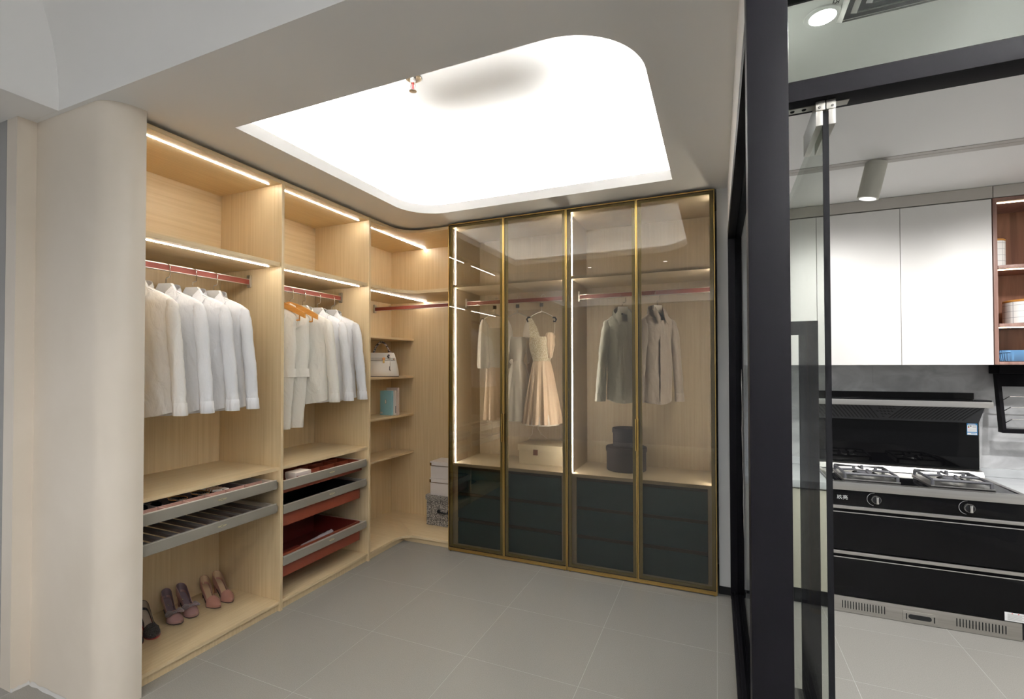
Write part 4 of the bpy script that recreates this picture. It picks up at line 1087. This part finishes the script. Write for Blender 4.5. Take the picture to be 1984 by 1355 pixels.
        mk('overskirt', MB().loft([fold_ring(z, w, d, 9, 0.06, 1.4, 70, cx=0.03, cy=0.02) for z, w, d in [(T - 0.36, 0.060, 0.040), (T - 0.60, 0.080, 0.052), (T - 0.768, 0.088, 0.058)]]), 'tulle', g, 80)
        for k, (xx, ln) in enumerate(((-0.03, 0.155), (0.05, 0.17))):
            mk('ribbon', MB().tube([(xx, -0.03, T - 0.74), (xx + 0.004, -0.034, T - 0.80), (xx - 0.002, -0.034, T - 0.74 - ln)], [0.004, 0.004, 0.006], 8, True, 0.3), 'tulle', g)
    return g
glabs = [None, 'champagne gown with lace cape sleeves nearest the wardrobe side', 'white satin gown with flared skirt between the other two gowns', 'champagne gown with beaded strap and pleated skirt']
for k, xx, rz in ((1, 0.672, 0.62), (2, 0.862, 0.60), (3, 1.052, 0.42)):
    clip_hanger((xx, 2.085, 1.862), rz, 'black clip hanger holding the ' + glabs[k])
    gown(k, glabs[k], (xx, 2.085, 1.862), rz)

kb = thing('keepsake_box', 'cream lidded box with brown leather tab below the gowns', 'box', (1.08, 2.14, ZW))
mk('body', bx(0.885, 1.225, 2.055, 2.290, ZW + 0.0005, ZW + 0.098, 0.003), 'box_beige', kb)
mk('lid', bx(0.876, 1.234, 2.046, 2.299, ZW + 0.098, ZW + 0.145, 0.004), 'box_beige', kb)
mk('tab', bx(1.000, 1.034, 2.040, 2.047, ZW + 0.072, ZW + 0.112, 0.002), 'brown_leather', kb)

for k, (xx, lab, mt, rz, sd) in enumerate([(1.640, 'grey satin shirt hanging left behind the bronze glass', 'satin_grey', 0.42, 81.0), (1.868, 'dark taupe shirt with wide collar hanging behind the bronze glass', 'taupe_cloth', 0.75, 93.0)]):
    lab = ['grey satin shirt behind the bronze glass above the hat boxes', 'dark taupe shirt behind the bronze glass, beside the grey satin shirt'][k]
    white_hanger((xx, 2.085, 1.760), rz, 'white hanger holding the ' + lab, group='hangers behind the bronze glass', sx=0.56)
    shirt(lab, (xx, 2.085, 1.726), rz, mt, sd, L=0.62, hw=0.118, group='shirts behind the bronze glass')

for k, (r, z0, h, lab, cx) in enumerate([(0.138, ZW, 0.128, 'large round navy hat box under the smaller one', 1.648), (0.098, ZW + 0.1615, 0.095, 'small round navy hat box on top of the larger one', 1.652)]):
    hb_ = thing('hat_box', lab, 'hat box', (cx, 2.155, z0), group='navy hat boxes')
    mk('body', MB().lathe([(r - 0.006, 0.001), (r - 0.004, 0.003), (r - 0.004, h), (r - 0.006, h)], (cx, 2.155, z0), 48), 'hatbox_navy', hb_)
    mk('lid', MB().lathe([(r, h), (r + 0.001, h + 0.002), (r + 0.001, h + 0.028), (r - 0.002, h + 0.032), (r - 0.01, h + 0.033)], (cx, 2.155, z0), 48), 'hatbox_navy', hb_)

# ================================================================== PARTITION AND DOOR
PX0, PX1 = 2.296, 2.376
par = thing('glass_partition', 'black framed glass partition between dressing room and kitchen', 'partition', (2.336, 0.9, 0), kind='structure')
mk('corner_post', bx(PX0, PX1, -0.060, 0.006, 0, HC + 0.02, 0.002), 'black_metal', par)
mk('end_post', bx(PX0, PX1 - 0.002, 1.845, 1.892, 0, 2.16, 0.002), 'black_metal', par)
mk('top_rail', bx(PX0, PX1 - 0.002, 0.006, 1.845, 2.10, 2.16, 0.002), 'black_metal', par)
mk('bottom_track', bx(PX0 + 0.002, PX1 - 0.004, 0.006, 1.845, 0.0, 0.034, 0.002), 'black_metal', par)
for xx in (PX0 + 0.018, PX1 - 0.026):
    mk('glazing_bead', bx(xx, xx + 0.006, 0.006, 1.845, 0.034, 0.046), 'black_metal', par, 0)
mk('pane', bx(2.332, 2.342, 0.007, 1.844, 0.036, 2.099), 'smoked_glass', par, 0)
for _k in range(9):
    _y = 1.02 + 0.05 * random.random() + 0.012 * _k; _z = 0.62 + 0.075 * _k + 0.03 * random.random()
    mk('paint_smear', MB().tube([(2.3316, _y, _z), (2.3314, _y + 0.012, _z + 0.05 + 0.03 * random.random()), (2.3316, _y + 0.004, _z + 0.11 + 0.04 * random.random())], [0.0006, 0.0035, 0.0004], 6, True, 0.3), 'sealant', par)
mk('transom', bx(PX1, 4.3, -0.060, 0.006, 1.918, 1.961, 0.001), 'black_metal', par)
mk('head_rail', bx(PX1, 4.3, -0.060, 0.006, 2.168, 2.226, 0.001), 'black_metal', par)
mk('transom_pane', bx(PX1 + 0.001, 4.3, -0.030, -0.022, 1.961, 2.168), 'transom_glass', par, 0)
struct('wall_header', bx(PX0 + 0.001, PX1 - 0.001, 0.007, 1.90, 2.162, HC + 0.02), 'wall_white', 'white strip of wall above the glass partition', 'wall')
struct('wall_header_front', bx(PX1 + 0.001, 4.6, -0.058, 0.004, 2.228, HC + 0.3), 'wall_white', 'white strip of wall above the kitchen doorway', 'wall')

dl = thing('door_leaf', 'frameless glass door standing open into the kitchen', 'door', (2.446, -0.04, 0), math.radians(-0.5), kind='structure', world=False)
LW, LT, LZ = 0.86, 0.010, 1.895
mk('pane', bx(-LT / 2, LT / 2, 0.004, LW, 0.012, LZ), 'clear_glass', dl, 0)
mk('edge_strip', bx(-LT / 2 - 0.0005, LT / 2 + 0.0005, 0.0, 0.004, 0.010, LZ), 'black_seal', dl, 0)
hd = mk('pull_handle', MB().box(0.034, 0.088, 0.668, 0.690, 0.225, 1.505, 0.002), 'black_metal', dl, label='tall black flat pull handle')
for z0, z1 in ((0.225, 0.270), (1.460, 1.505)): mk('handle_arm', bx(LT / 2, 0.034, 0.668, 0.690, z0, z1, 0.001), 'black_metal', hd)
pf = mk('pivot_clamp', MB().box(-0.018, -LT / 2, -0.002, 0.165, LZ - 0.030, LZ + 0.022, 0.002), 'nickel', dl, label='brushed nickel pivot clamp')
mk('clamp_plate', MB().box(LT / 2, 0.018, -0.002, 0.165, LZ - 0.030, LZ + 0.022, 0.002), 'nickel', pf)
mk('clamp_cap', MB().box(-0.018, -0.001, -0.004, 0.165, LZ + 0.002, LZ + 0.022, 0.001).box(0.001, 0.018, -0.004, 0.165, LZ + 0.002, LZ + 0.022, 0.001), 'nickel', pf)
for xx in (-0.0115, 0.0115): mk('clamp_screw', MB().sphere((xx, -0.004, LZ + 0.008), 0.0028), 'chrome', pf)
mk('pivot_plate', bx(-0.068, 0.045, 0.012, 0.034, 1.9165, 1.9182), 'nickel', pf, 0)
for xx in (-0.058, -0.036): mk('plate_screw', MB().lathe([(0.0045, 0.0), (0.004, -0.0012), (0.0005, -0.0008)], (xx, 0.023, 1.9165), 12), 'black_metal', pf)

# ================================================================== KITCHEN
HK = 2.328; YW = 2.48; YU = 2.17; YK = 1.93
struct('wall_kitchen', bx(2.298, 4.8, YW, YW + 0.06, 0, 2.7), 'wall_white', 'white kitchen wall behind the cabinets', 'wall')
struct('wall_kitchen_right', bx(4.75, 4.8, 0.0, YW, 0, 2.7), 'wall_white', 'white kitchen side wall', 'wall')
struct('wall_kitchen_left', bx(2.299, 2.378, 1.895, YW, 0, 2.7), 'wall_white', 'white wall end between kitchen and dressing room', 'wall')
struct('ceiling_kitchen', bx(2.300, 4.8, 0.007, YW, HK, HK + 0.05), 'white_paint', 'white kitchen ceiling', 'ceiling')

# marble splashback: slabs with fine joints
sb_ = thing('splashback', 'grey veined marble splashback behind the cooker', 'splashback', (3.4, YW - 0.006, 0.75), kind='structure')
for xa, xb in ((2.38, 3.1398), (3.1402, 3.8998), (3.9002, 4.75)):
    mk('slab', bx(xa, xb, YW - 0.012, YW - 0.0005, 0.70, 1.372, 0.0002), 'marble', sb_)

# base cabinet to the left of the cooker
bc = thing('base_cabinet', 'beige kitchen base cabinet seen through the open glass door', 'cabinet', (2.59, 2.2, 0))
mk('body', bx(2.382, 2.806, 1.952, YW - 0.014, 0.09, 0.662), 'kitchen_beige', bc, 0)
for xa, xb in ((2.384, 2.592), (2.595, 2.804)): mk('door', bx(xa, xb, YK, 1.951, 0.094, 0.655, 0.001), 'kitchen_beige', bc)
mk('plinth', bx(2.382, 2.806, 1.962, 1.978, 0.0, 0.0895), 'black_satin', bc)
bc2 = thing('base_cabinet', 'beige kitchen base cabinet right of the cooker', 'cabinet', (4.1, 2.2, 0))
mk('body', bx(3.634, 4.74, 1.952, YW - 0.014, 0.09, 0.662), 'kitchen_beige', bc2, 0)
for xa, xb in ((3.636, 4.18), (4.183, 4.738)): mk('door', bx(xa, xb, YK, 1.951, 0.094, 0.655, 0.001), 'kitchen_beige', bc2)
mk('plinth', bx(3.634, 4.74, 1.962, 1.978, 0.0, 0.0895), 'black_satin', bc2)
for xa, xb, lab in ((2.381, 2.806, 'pale stone worktop left of the cooker, behind the glass door'), (3.632, 4.742, 'pale stone worktop right of the cooker')):
    wt = thing('worktop', lab, 'worktop', ((xa + xb) / 2, 2.2, 0.663))
    mk('slab', bx(xa, xb, 1.922, YW - 0.013, 0.663, 0.704, 0.003), 'counter_stone', wt)
    mk('upstand', bx(xa, xb, YW - 0.034, YW - 0.0125, 0.7045, 0.752, 0.002), 'counter_stone', wt)

# cooker with built-in hood
CX0, CX1 = 2.808, 3.628
ck = thing('integrated_cooker', 'black glass and steel integrated cooker with hob, hood and two drawers', 'cooker', (3.2, 2.2, 0))
mk('body', bx(CX0, CX1, 1.952, YW - 0.014, 0.0, 0.68), 'black_satin', ck, 0)
mk('worktop_frame', MB().box(CX0, CX1, 1.918, 1.952, 0.672, 0.716, 0.002).box(CX0, CX0 + 0.02, 1.952, 2.42, 0.68, 0.716).box(CX1 - 0.02, CX1, 1.952, 2.42, 0.68, 0.716).box(CX0 + 0.02, CX1 - 0.02, 2.33, 2.42, 0.68, 0.716), 'stainless', ck, 30)
mk('hob_glass', bx(CX0 + 0.02, CX1 - 0.02, 1.952, 2.33, 0.700, 0.713), 'black_glass', ck, 0)
mk('rear_step', MB().prism([(2.33, 0.714), (2.345, 0.745), (2.40, 0.752), (2.40, 0.714)], CX0 + 0.005, CX1 - 0.005, 'x'), 'stainless', ck, 20)
cp = mk('control_panel', bx(CX0, CX1, YK - 0.002, 1.951, 0.588, 0.672, 0.001), 'black_glass', ck)
for xx in (3.014, 3.401):
    kn = mk('knob', MB().lathe([(0.024, 0.002), (0.0245, -0.006), (0.021, -0.012), (0.0205, -0.014)], (xx, YK - 0.002, 0.632), 32, 'y'), 'chrome', cp, label='round chrome control knob')
    mk('knob_face', MB().lathe([(0.0198, -0.0141), (0.0195, -0.0150), (0.0005, -0.0152)], (xx, YK - 0.002, 0.632), 28, 'y'), 'black_satin', kn)
    mk('knob_grip', MB().prism([(xx - 0.006, 0.614), (xx - 0.0045, 0.632), (xx - 0.006, 0.650), (xx + 0.006, 0.650), (xx + 0.0045, 0.632), (xx + 0.006, 0.614)], YK - 0.032, YK - 0.017, 'y', 0.002), 'chrome', kn)
    mk('knob_dial', MB().tube([(xx - 0.006 + 0.034 * math.cos(a), YK - 0.0025, 0.632 + 0.034 * math.sin(a)) for a in [PI / 2 + PI * 0.95 * i / 16 for i in range(17)]], 0.0008, 6), 'cover_grey', cp, 0)
lg = text_mesh('brand_mark', '玖亮', 0.026, 'cover_grey', cp, (2.862, YK - 0.0026, 0.628), (PI / 2, 0, 0))
for z0, z1, zs in ((0.345, 0.548, 0.570), (0.092, 0.300, 0.322)):
    d = mk('drawer', bx(CX0, CX1, YK - 0.004, 1.951, z0, z1, 0.002), 'black_glass', ck, label='glossy black drawer front')
    mk('drawer_edge', bx(CX0, CX1, YK - 0.005, YK + 0.003, z1 - 0.001, z1 + 0.004, 0.001), 'chrome', d)
    mk('grip_strip', MB().box(CX0, CX1, YK - 0.006, YK + 0.016, zs - 0.002, zs + 0.016, 0.002), 'stainless', d)
pl = mk('plinth', bx(CX0, 3.597, YK, 1.951, 0.002, 0.088, 0.001), 'stainless_plinth', ck)
for xs, n, nm_ in ((2.857, 16, 'a'), (3.347, 16, 'b')):
    mb = MB()
    for k in range(n):
        xx = xs + k * (0.189 / (n - 1))
        mb.prism([(xx - 0.0022, 0.026), (xx - 0.001, 0.023), (xx + 0.001, 0.023), (xx + 0.0022, 0.026), (xx + 0.0022, 0.062), (xx + 0.001, 0.065), (xx - 0.001, 0.065), (xx - 0.0022, 0.062)], YK - 0.0008, YK + 0.002, 'y')
    mk('vent_slots', mb, 'drawer_gap', pl, 0, kind='stuff')
gr = mk('service_hatch', bx(3.124, 3.270, YK - 0.003, YK, 0.010, 0.062, 0.001), 'stainless_plinth', pl)
mk('hatch_grip', MB().prism([(3.157 + (0.0 if s_ < 0 else 0.078) + 0.010 * math.cos(a) * 1.0, 0.036 + 0.012 * math.sin(a)) for s_, a in [(1, -PI / 2), (1, -PI / 4), (1, 0), (1, PI / 4), (1, PI / 2), (-1, PI / 2), (-1, 3 * PI / 4), (-1, PI), (-1, 5 * PI / 4), (-1, 3 * PI / 2)]], YK - 0.0042, YK - 0.001, 'y'), 'drawer_gap', gr, 0)
for xx in (3.139, 3.256): mk('hatch_slot', bx(xx - 0.0022, xx + 0.0022, YK - 0.0042, YK - 0.001, 0.020, 0.050), 'drawer_gap', gr, 0)
lb = mk('rating_label', bx(3.530, 3.612, YK - 0.0055, YK - 0.0042, 0.094, 0.136), 'label_white', ck, 0, label='white rating label')
for k in range(7): mk('label_line', bx(3.541, 3.606 - 0.006 * (k % 3), YK - 0.0060, YK - 0.0056, 0.100 + k * 0.0045, 0.102 + k * 0.0045), 'ink_grey', lb, 0)
for xx in (3.556, 3.580): mk('label_dot', bx(xx, xx + 0.004, YK - 0.0060, YK - 0.0056, 0.1305, 0.1345), 'label_red', lb, 0)
# burners
for bi, bxx in enumerate((3.015, 3.405)):
    x0, x1, y0, y1 = bxx - 0.135, bxx + 0.125, 1.985, 2.265
    bn = mk('burner', MB().prism([(x0, y0), (x1, y0), (x1, y1), (x0, y1)], 0.7135, 0.722, 'z', 0.003), 'stainless', ck, label='steel burner tray with cast iron pan support')
    g = MB(); zt = 0.748
    g.tube([(x0 + 0.01, y0 + 0.015, zt), (x1 - 0.01, y0 + 0.015, zt), (x1 - 0.01, y1 - 0.015, zt), (x0 + 0.01, y1 - 0.015, zt), (x0 + 0.01, y0 + 0.015, zt)], 0.0075, 8)
    mk('pan_frame', g, 'cast_iron', bn, 50)
    cy = (y0 + y1) / 2
    for ax, ay, bx_, by_ in ((x0 + 0.01, cy, bxx - 0.045, cy), (x1 - 0.01, cy, bxx + 0.035, cy), (bxx - 0.005, y0 + 0.015, bxx - 0.005, cy - 0.045), (bxx - 0.005, y1 - 0.015, bxx - 0.005, cy + 0.045)):
        mk('pan_finger', MB().tube([(ax, ay, zt), (bx_, by_, zt + 0.004)], 0.007, 8), 'cast_iron', bn, 50)
        mk('pan_nub', MB().obox(((ax * 0.15 + bx_ * 0.85), (ay * 0.15 + by_ * 0.85), zt + 0.010), (1, 0, 0), (0, 1, 0), (0, 0, 1), 0.006, 0.006, 0.010), 'cast_iron', bn, 0)
    for fx in (x0 + 0.01, x1 - 0.01):
        for fy_ in (y0 + 0.015, y1 - 0.015):
            mk('pan_foot', MB().cyl((fx, fy_, 0.722), (fx, fy_, zt), 0.008, seg=8), 'cast_iron', bn)
    mk('burner_ring', MB().lathe([(0.060, 0.0), (0.060, 0.014), (0.050, 0.018), (0.044, 0.012)], (bxx - 0.005, cy, 0.722), 28), 'chrome', bn)
    mk('burner_cap', MB().lathe([(0.036, 0.0), (0.036, 0.018), (0.030, 0.022), (0.002, 0.023)], (bxx - 0.005, cy, 0.722), 24), 'cast_iron', bn)
# hood part
mk('rear_screen', bx(CX0, CX1 - 0.008, 2.385, 2.40, 0.752, 1.03, 0.001), 'black_glass', ck)
mk('screen_edge', bx(CX1 - 0.008, CX1 - 0.004, 2.384, 2.402, 0.752, 1.13), 'chrome', ck, 0)
mk('upper_screen', bx(CX0, CX1 - 0.010, 2.43, 2.466, 1.09, 1.192, 0.001), 'black_glass', ck)
hg = mk('hood_grille', MB().prism([(2.30, 1.150), (2.302, 1.128), (2.384, 1.020), (2.402, 1.020), (2.402, 1.150)], CX0, CX1 - 0.008, 'x'), 'hood_black', ck, 20)
# slanted face runs from (2.302,1.128) to (2.384,1.020)
p0 = Vector((0, 2.302, 1.128)); p1 = Vector((0, 2.384, 1.020)); dv = (p1 - p0); nv = Vector((0, -dv.z, dv.y)).normalized() * -1
if nv.y > 0: nv = -nv
mb = MB(); ds = dv.normalized()
xm = 3.165
for k in range(40):
    xx = CX0 + 0.012 + k * 0.0205
    if xx > CX1 - 0.045: break
    sgn = 1 if xx < xm else -1
    if abs(xx - xm) < 0.05: continue
    c = p0 + dv * 0.5 + Vector((xx, 0, 0)) + nv * 0.0006
    ax = (ds * 0.9 + Vector((sgn * 0.62, 0, 0))).normalized()
    mb.obox(c, ax, nv.cross(ax), nv, 0.062, 0.0034, 0.0008)
for i in range(5):
    for j in range(-2, 3):
        if abs(j) + i > 4: continue
        c = p0 + dv * (0.15 + 0.16 * i) + Vector((xm + j * 0.018 + 0.009 * (i % 2), 0, 0)) + nv * 0.0006
        ax = (ds * 0.6 + Vector((1, 0, 0))).normalized()
        mb.obox(c, ax, nv.cross(ax), nv, 0.007, 0.003, 0.0008)
mk('hood_slots', mb, 'drawer_gap', hg, 0, kind='stuff')
mk('hood_top', bx(CX0, CX1 + 0.012, 2.285, 2.43, 1.150, 1.158, 0.001), 'black_glass', ck)
mk('hood_bar', bx(CX0 - 0.07, CX1 + 0.014, 2.270, 2.300, 1.116, 1.150, 0.004), 'stainless', ck)
el = mk('energy_label', bx(3.566, 3.614, 2.3835, 2.3848, 0.950, 1.018), 'label_blue', ck, 0, label='blue bordered energy label')
mk('label_field', bx(3.5685, 3.6105, 2.3829, 2.3834, 0.968, 1.008), 'label_white', el, 0)
mk('label_strip', bx(3.5685, 3.6105, 2.3829, 2.3834, 0.952, 0.963), 'paper', el, 0)
mk('label_title', bx(3.572, 3.606, 2.3829, 2.3834, 1.011, 1.015), 'label_white', el, 0)
mk('label_bar', bx(3.572, 3.577, 2.3825, 2.3828, 0.997, 1.004), 'label_green', el, 0)
mk('label_bar', bx(3.571, 3.577, 2.3825, 2.3828, 0.991, 0.997), 'label_red', el, 0)
mk('label_grade', bx(3.579, 3.587, 2.3825, 2.3828, 0.999, 1.004), 'ink', el, 0)
for k in range(3): mk('label_line', bx(3.592, 3.608, 2.3825, 2.3828, 0.992 + k * 0.005, 0.9945 + k * 0.005), 'ink_grey', el, 0)
for k in range(4): mk('label_line', bx(3.572, 3.607, 2.3825, 2.3828, 0.971 + k * 0.004, 0.9722 + k * 0.004), 'cover_grey', el, 0)
mk('label_line', bx(3.584, 3.606, 2.3825, 2.3828, 0.956, 0.9595), 'label_blue', el, 0)

# upper cabinets
uc = thing('wall_cabinet', 'white handleless wall cabinets above the cooker', 'cabinet', (3.0, 2.32, 1.36))
mk('body', bx(2.382, 3.606, YU + 0.021, YW - 0.001, 1.3735, 2.256), 'kitchen_white', uc, 0)
mk('underside', bx(2.382, 3.606, YU + 0.010, YW - 0.0125, 1.360, 1.3733), 'cover_grey', uc, 0)
for xa, xb in ((2.384, 2.7915), (2.7945, 3.2025), (3.2055, 3.6045)):
    mk('door', bx(xa, xb, YU, YU + 0.020, 1.358, 2.256, 0.0012), 'kitchen_white', uc)
for xa, xb in ((2.384, 3.6105), (3.6135, 4.74)):
    mk('fascia', bx(xa, xb, YU, YU + 0.020, 2.262, HK - 0.002, 0.001), 'kitchen_fascia', uc)
wu = thing('shelf_unit', 'walnut open shelf unit with warm strip lights beside the white cabinets', 'shelf unit', (3.9, 2.32, 1.36))
mk('side_panel', bx(3.609, 3.626, YU - 0.002, YW - 0.013, 1.358, 2.258, 0.001), 'walnut_frame', wu)
mk('side_panel', bx(4.28, 4.297, YU - 0.002, YW - 0.013, 1.358, 2.258, 0.001), 'walnut_frame', wu)
mk('back_panel', bx(3.626, 4.28, YW - 0.020, YW - 0.013, 1.374, 2.240), 'walnut', wu, 0)
mk('inner_side', bx(3.6262, 3.629, YU + 0.01, YW - 0.021, 1.374, 2.240), 'walnut', wu, 0)
mk('top_panel', bx(3.626, 4.28, YU - 0.002, YW - 0.013, 2.240, 2.258, 0.001), 'walnut_frame', wu)
mk('bottom_panel', bx(3.626, 4.28, YU - 0.002, YW - 0.013, 1.358, 1.374, 0.001), 'walnut_frame', wu)
for z in (1.893, 1.579): mk('shelf', bx(3.629, 4.28, YU, YW - 0.021, z - 0.018, z, 0.001), 'walnut_frame', wu)
for z in (2.240, 1.875, 1.561): mk('light_strip', bx(3.632, 4.275, YU + 0.030, YU + 0.040, z - 0.004, z - 0.0005), 'walnut_light', wu, 0, label='warm glowing strip light')
def canister(cx, cy, z, r, h, lab):
    c = thing('canister', lab, 'canister', (cx, cy, z), group='grid canisters on the walnut shelves', world=False)
    mk('jar', MB().lathe([(r - 0.004, 0.0005), (r, 0.004), (r, h), (r - 0.004, h)], (0, 0, 0), 48), 'canister_grid', c)
    mk('lid', MB().lathe([(r - 0.003, h), (r + 0.001, h + 0.001), (r + 0.001, h + 0.009), (r - 0.003, h + 0.012), (0.004, h + 0.012)], (0, 0, 0), 48), 'hanger_wood', c)
canister(3.648, 2.285, 1.893, 0.056, 0.146, 'tall white grid canister with wooden lid on the upper walnut shelf')
canister(3.800, 2.275, 1.579, 0.106, 0.118, 'wide white grid canister with wooden lid on the lower walnut shelf')
ds_ = thing('baking_dish', 'blue ribbed baking dish at the bottom of the walnut shelf', 'dish', (3.76, 2.29, 1.374))
def rib_ring(z, hx, hy, amp=0.0):
    out = []; n = 120
    for i in range(n):
        a = 2 * PI * i / n
        k = 1 + amp * math.cos(40 * a)
        out.append((3.775 + hx * k * math.copysign(abs(math.cos(a)) ** 0.3, math.cos(a)), 2.30 + hy * k * math.copysign(abs(math.sin(a)) ** 0.3, math.sin(a)), z))
    return out
mk('bowl', MB().loft([rib_ring(1.375, 0.120, 0.075), rib_ring(1.378, 0.126, 0.080, 0.014), rib_ring(1.430, 0.136, 0.088, 0.014), rib_ring(1.437, 0.138, 0.09), rib_ring(1.437, 0.130, 0.083), rib_ring(1.384, 0.120, 0.074)], True, True, True), 'dish_blue', ds_, 50)
mk('handle', MB().tube([(3.647, 2.262, 1.428), (3.625 + 0.016, 2.245, 1.424), (3.652, 2.222, 1.424), (3.690, 2.212, 1.428)], 0.006, 8, True, 0.7), 'dish_blue', ds_)

# wall rack below the walnut unit
rk = thing('wall_rack', 'black wall rack with chrome wires under the walnut shelf', 'rack', (3.95, 2.42, 0.98))
mk('housing', bx(3.700, 4.25, 2.350, YW - 0.0125, 1.306, 1.357, 0.003), 'black_metal', rk)
def rack_pt(t): # down the tilted plane
    return 2.385 - 0.050 * t, 1.306 - 0.30 * t
for sx in (3.706, 4.235):
    y0, z0 = rack_pt(0); y1, z1 = rack_pt(1)
    mk('side_arm', MB().prism([(y0 - 0.012, z0), (y0 + 0.030, z0), (y1 + 0.034, z1 - 0.01), (y1 - 0.016, z1 - 0.01)], sx - 0.008, sx + 0.008, 'x'), 'black_metal', rk, 20)
y0, z0 = rack_pt(0.0); y1, z1 = rack_pt(0.24)
mk('top_panel', MB().prism([(y0 - 0.004, z0), (y0 + 0.006, z0), (y1 + 0.006, z1), (y1 - 0.004, z1)], 3.714, 4.227, 'x'), 'black_metal', rk, 20)
y1, z1 = rack_pt(1.0)
mk('foot_bar', bx(3.698, 4.243, y1 - 0.018, y1 + 0.036, z1 - 0.030, z1 - 0.008, 0.002), 'black_metal', rk)
for t in (0.42, 0.62, 0.84):
    yy, zz = rack_pt(t)
    mk('wire', MB().tube([(3.714, yy + 0.01, zz - 0.030), (3.735, yy - 0.030, zz), (4.206, yy - 0.030, zz), (4.227, yy + 0.01, zz - 0.030)], 0.0028, 8), 'chrome', rk)

# ceiling track with spots, air vent, downlight
tk = thing('lighting_track', 'slim grey lighting track recessed in the kitchen ceiling', 'track', (3.4, 1.54, HK))
mk('channel', bx(2.38, 4.7, 1.502, 1.578, HK - 0.003, HK - 0.0002), 'ceiling_trim', tk, 0)
mk('inner_groove', bx(2.38, 4.7, 1.534, 1.539, HK - 0.0042, HK - 0.003), 'kitchen_fascia', tk, 0)
def spot(cx, lab):
    t = thing('spotlight', lab, 'spotlight', (cx, 1.54, HK - 0.004), group='track spotlights')
    a = Vector((cx + 0.012, 1.540, HK - 0.006)); b = Vector((cx - 0.022, 1.552, HK - 0.172))
    mk('body', MB().cyl(a, b, 0.044, seg=36), 'spot_body', t)
    dn = (b - a).normalized()
    mk('lens', MB().cyl(b + dn * 0.0003, b + dn * 0.002, 0.034, seg=28), 'spot_lens', t)
    ld = bpy.data.lights.new('spot_lamp', 'SPOT'); ld.energy = SPOT_W; ld.spot_size = math.radians(150); ld.spot_blend = 1.0; ld.shadow_soft_size = 0.035
    ld.color = (1, 0.985, 0.96)
    lo = bpy.data.objects.new('spot_lamp', ld); COL.objects.link(lo)
    lo.location = b + dn * 0.012
    aim = Vector((cx - 0.03, 2.10, 0.85)) - lo.location
    lo.rotation_euler = aim.to_track_quat('-Z', 'Y').to_euler()
spot(2.925, 'beige cylinder spotlight hanging from the kitchen track')
spot(3.72, 'beige cylinder spotlight further along the kitchen track')
def downlight(x, y, z, lab, watts, group):
    t = thing('downlight', lab, 'downlight', (x, y, z), group=group)
    mk('trim_ring', MB().lathe([(0.046, -0.0005), (0.045, -0.004), (0.036, -0.005)], (x, y, z), 32), 'white_paint', t)
    mk('lens', MB().lathe([(0.036, -0.004), (0.030, -0.006), (0.002, -0.0065)], (x, y, z), 32), 'downlight_light', t)
    ld = bpy.data.lights.new('downlight_lamp', 'SPOT'); ld.energy = watts; ld.spot_size = math.radians(140); ld.spot_blend = 0.6; ld.shadow_soft_size = 0.035
    lo = bpy.data.objects.new('downlight_lamp', ld); COL.objects.link(lo); lo.location = (x, y, z - 0.010)
downlight(2.508, 0.325, HK, 'round glowing downlight in the kitchen ceiling beside the air vent', DOWN_W, 'kitchen downlights')
downlight(4.0, 1.0, HK, 'added downlight out of view near the side wall, brightening the kitchen', DOWN_W, 'kitchen downlights')  # extra lamp added out of view to lift the kitchen light
for k, (x, y) in enumerate(((0.9, -1.9), (2.15, -1.9), (0.3, -2.9), (1.5, -2.9), (2.5, -2.9))):
    downlight(x, y, HC + 0.57, 'round downlight in the coved shop ceiling', SHOP_W, 'shop ceiling downlights')
vt = thing('air_vent', 'grey louvred air vent in the kitchen ceiling', 'vent', (2.72, 0.22, HK))
mk('backing', bx(2.550, 2.905, 0.075, 0.365, HK - 0.002, HK - 0.0003), 'drawer_gap', vt, 0)
for k in range(5):
    i = k * 0.028
    x0, x1, y0, y1 = 2.548 + i, 2.907 - i, 0.073 + i, 0.367 - i
    mb = MB(); w, h = 0.011, 0.010
    o_r = [(x0, y0), (x1, y0), (x1, y1), (x0, y1)]; i_r = [(x0 + w, y0 + w), (x1 - w, y0 + w), (x1 - w, y1 - w), (x0 + w, y1 - w)]
    mb.loft([[(x, y, HK - 0.002) for x, y in o_r], [(x, y, HK - 0.004) for x, y in o_r], [(x, y, HK - 0.004 - h) for x, y in i_r], [(x, y, HK - 0.002 - h) for x, y in i_r], [(x, y, HK - 0.002) for x, y in o_r]])
    mk('louvre', mb, 'ceiling_trim', vt, 20)
text_mesh('marking', 'NCES.', 0.022, 'ink', vt, (2.530, 0.262, HK - 0.0006), (PI, 0, PI / 2))
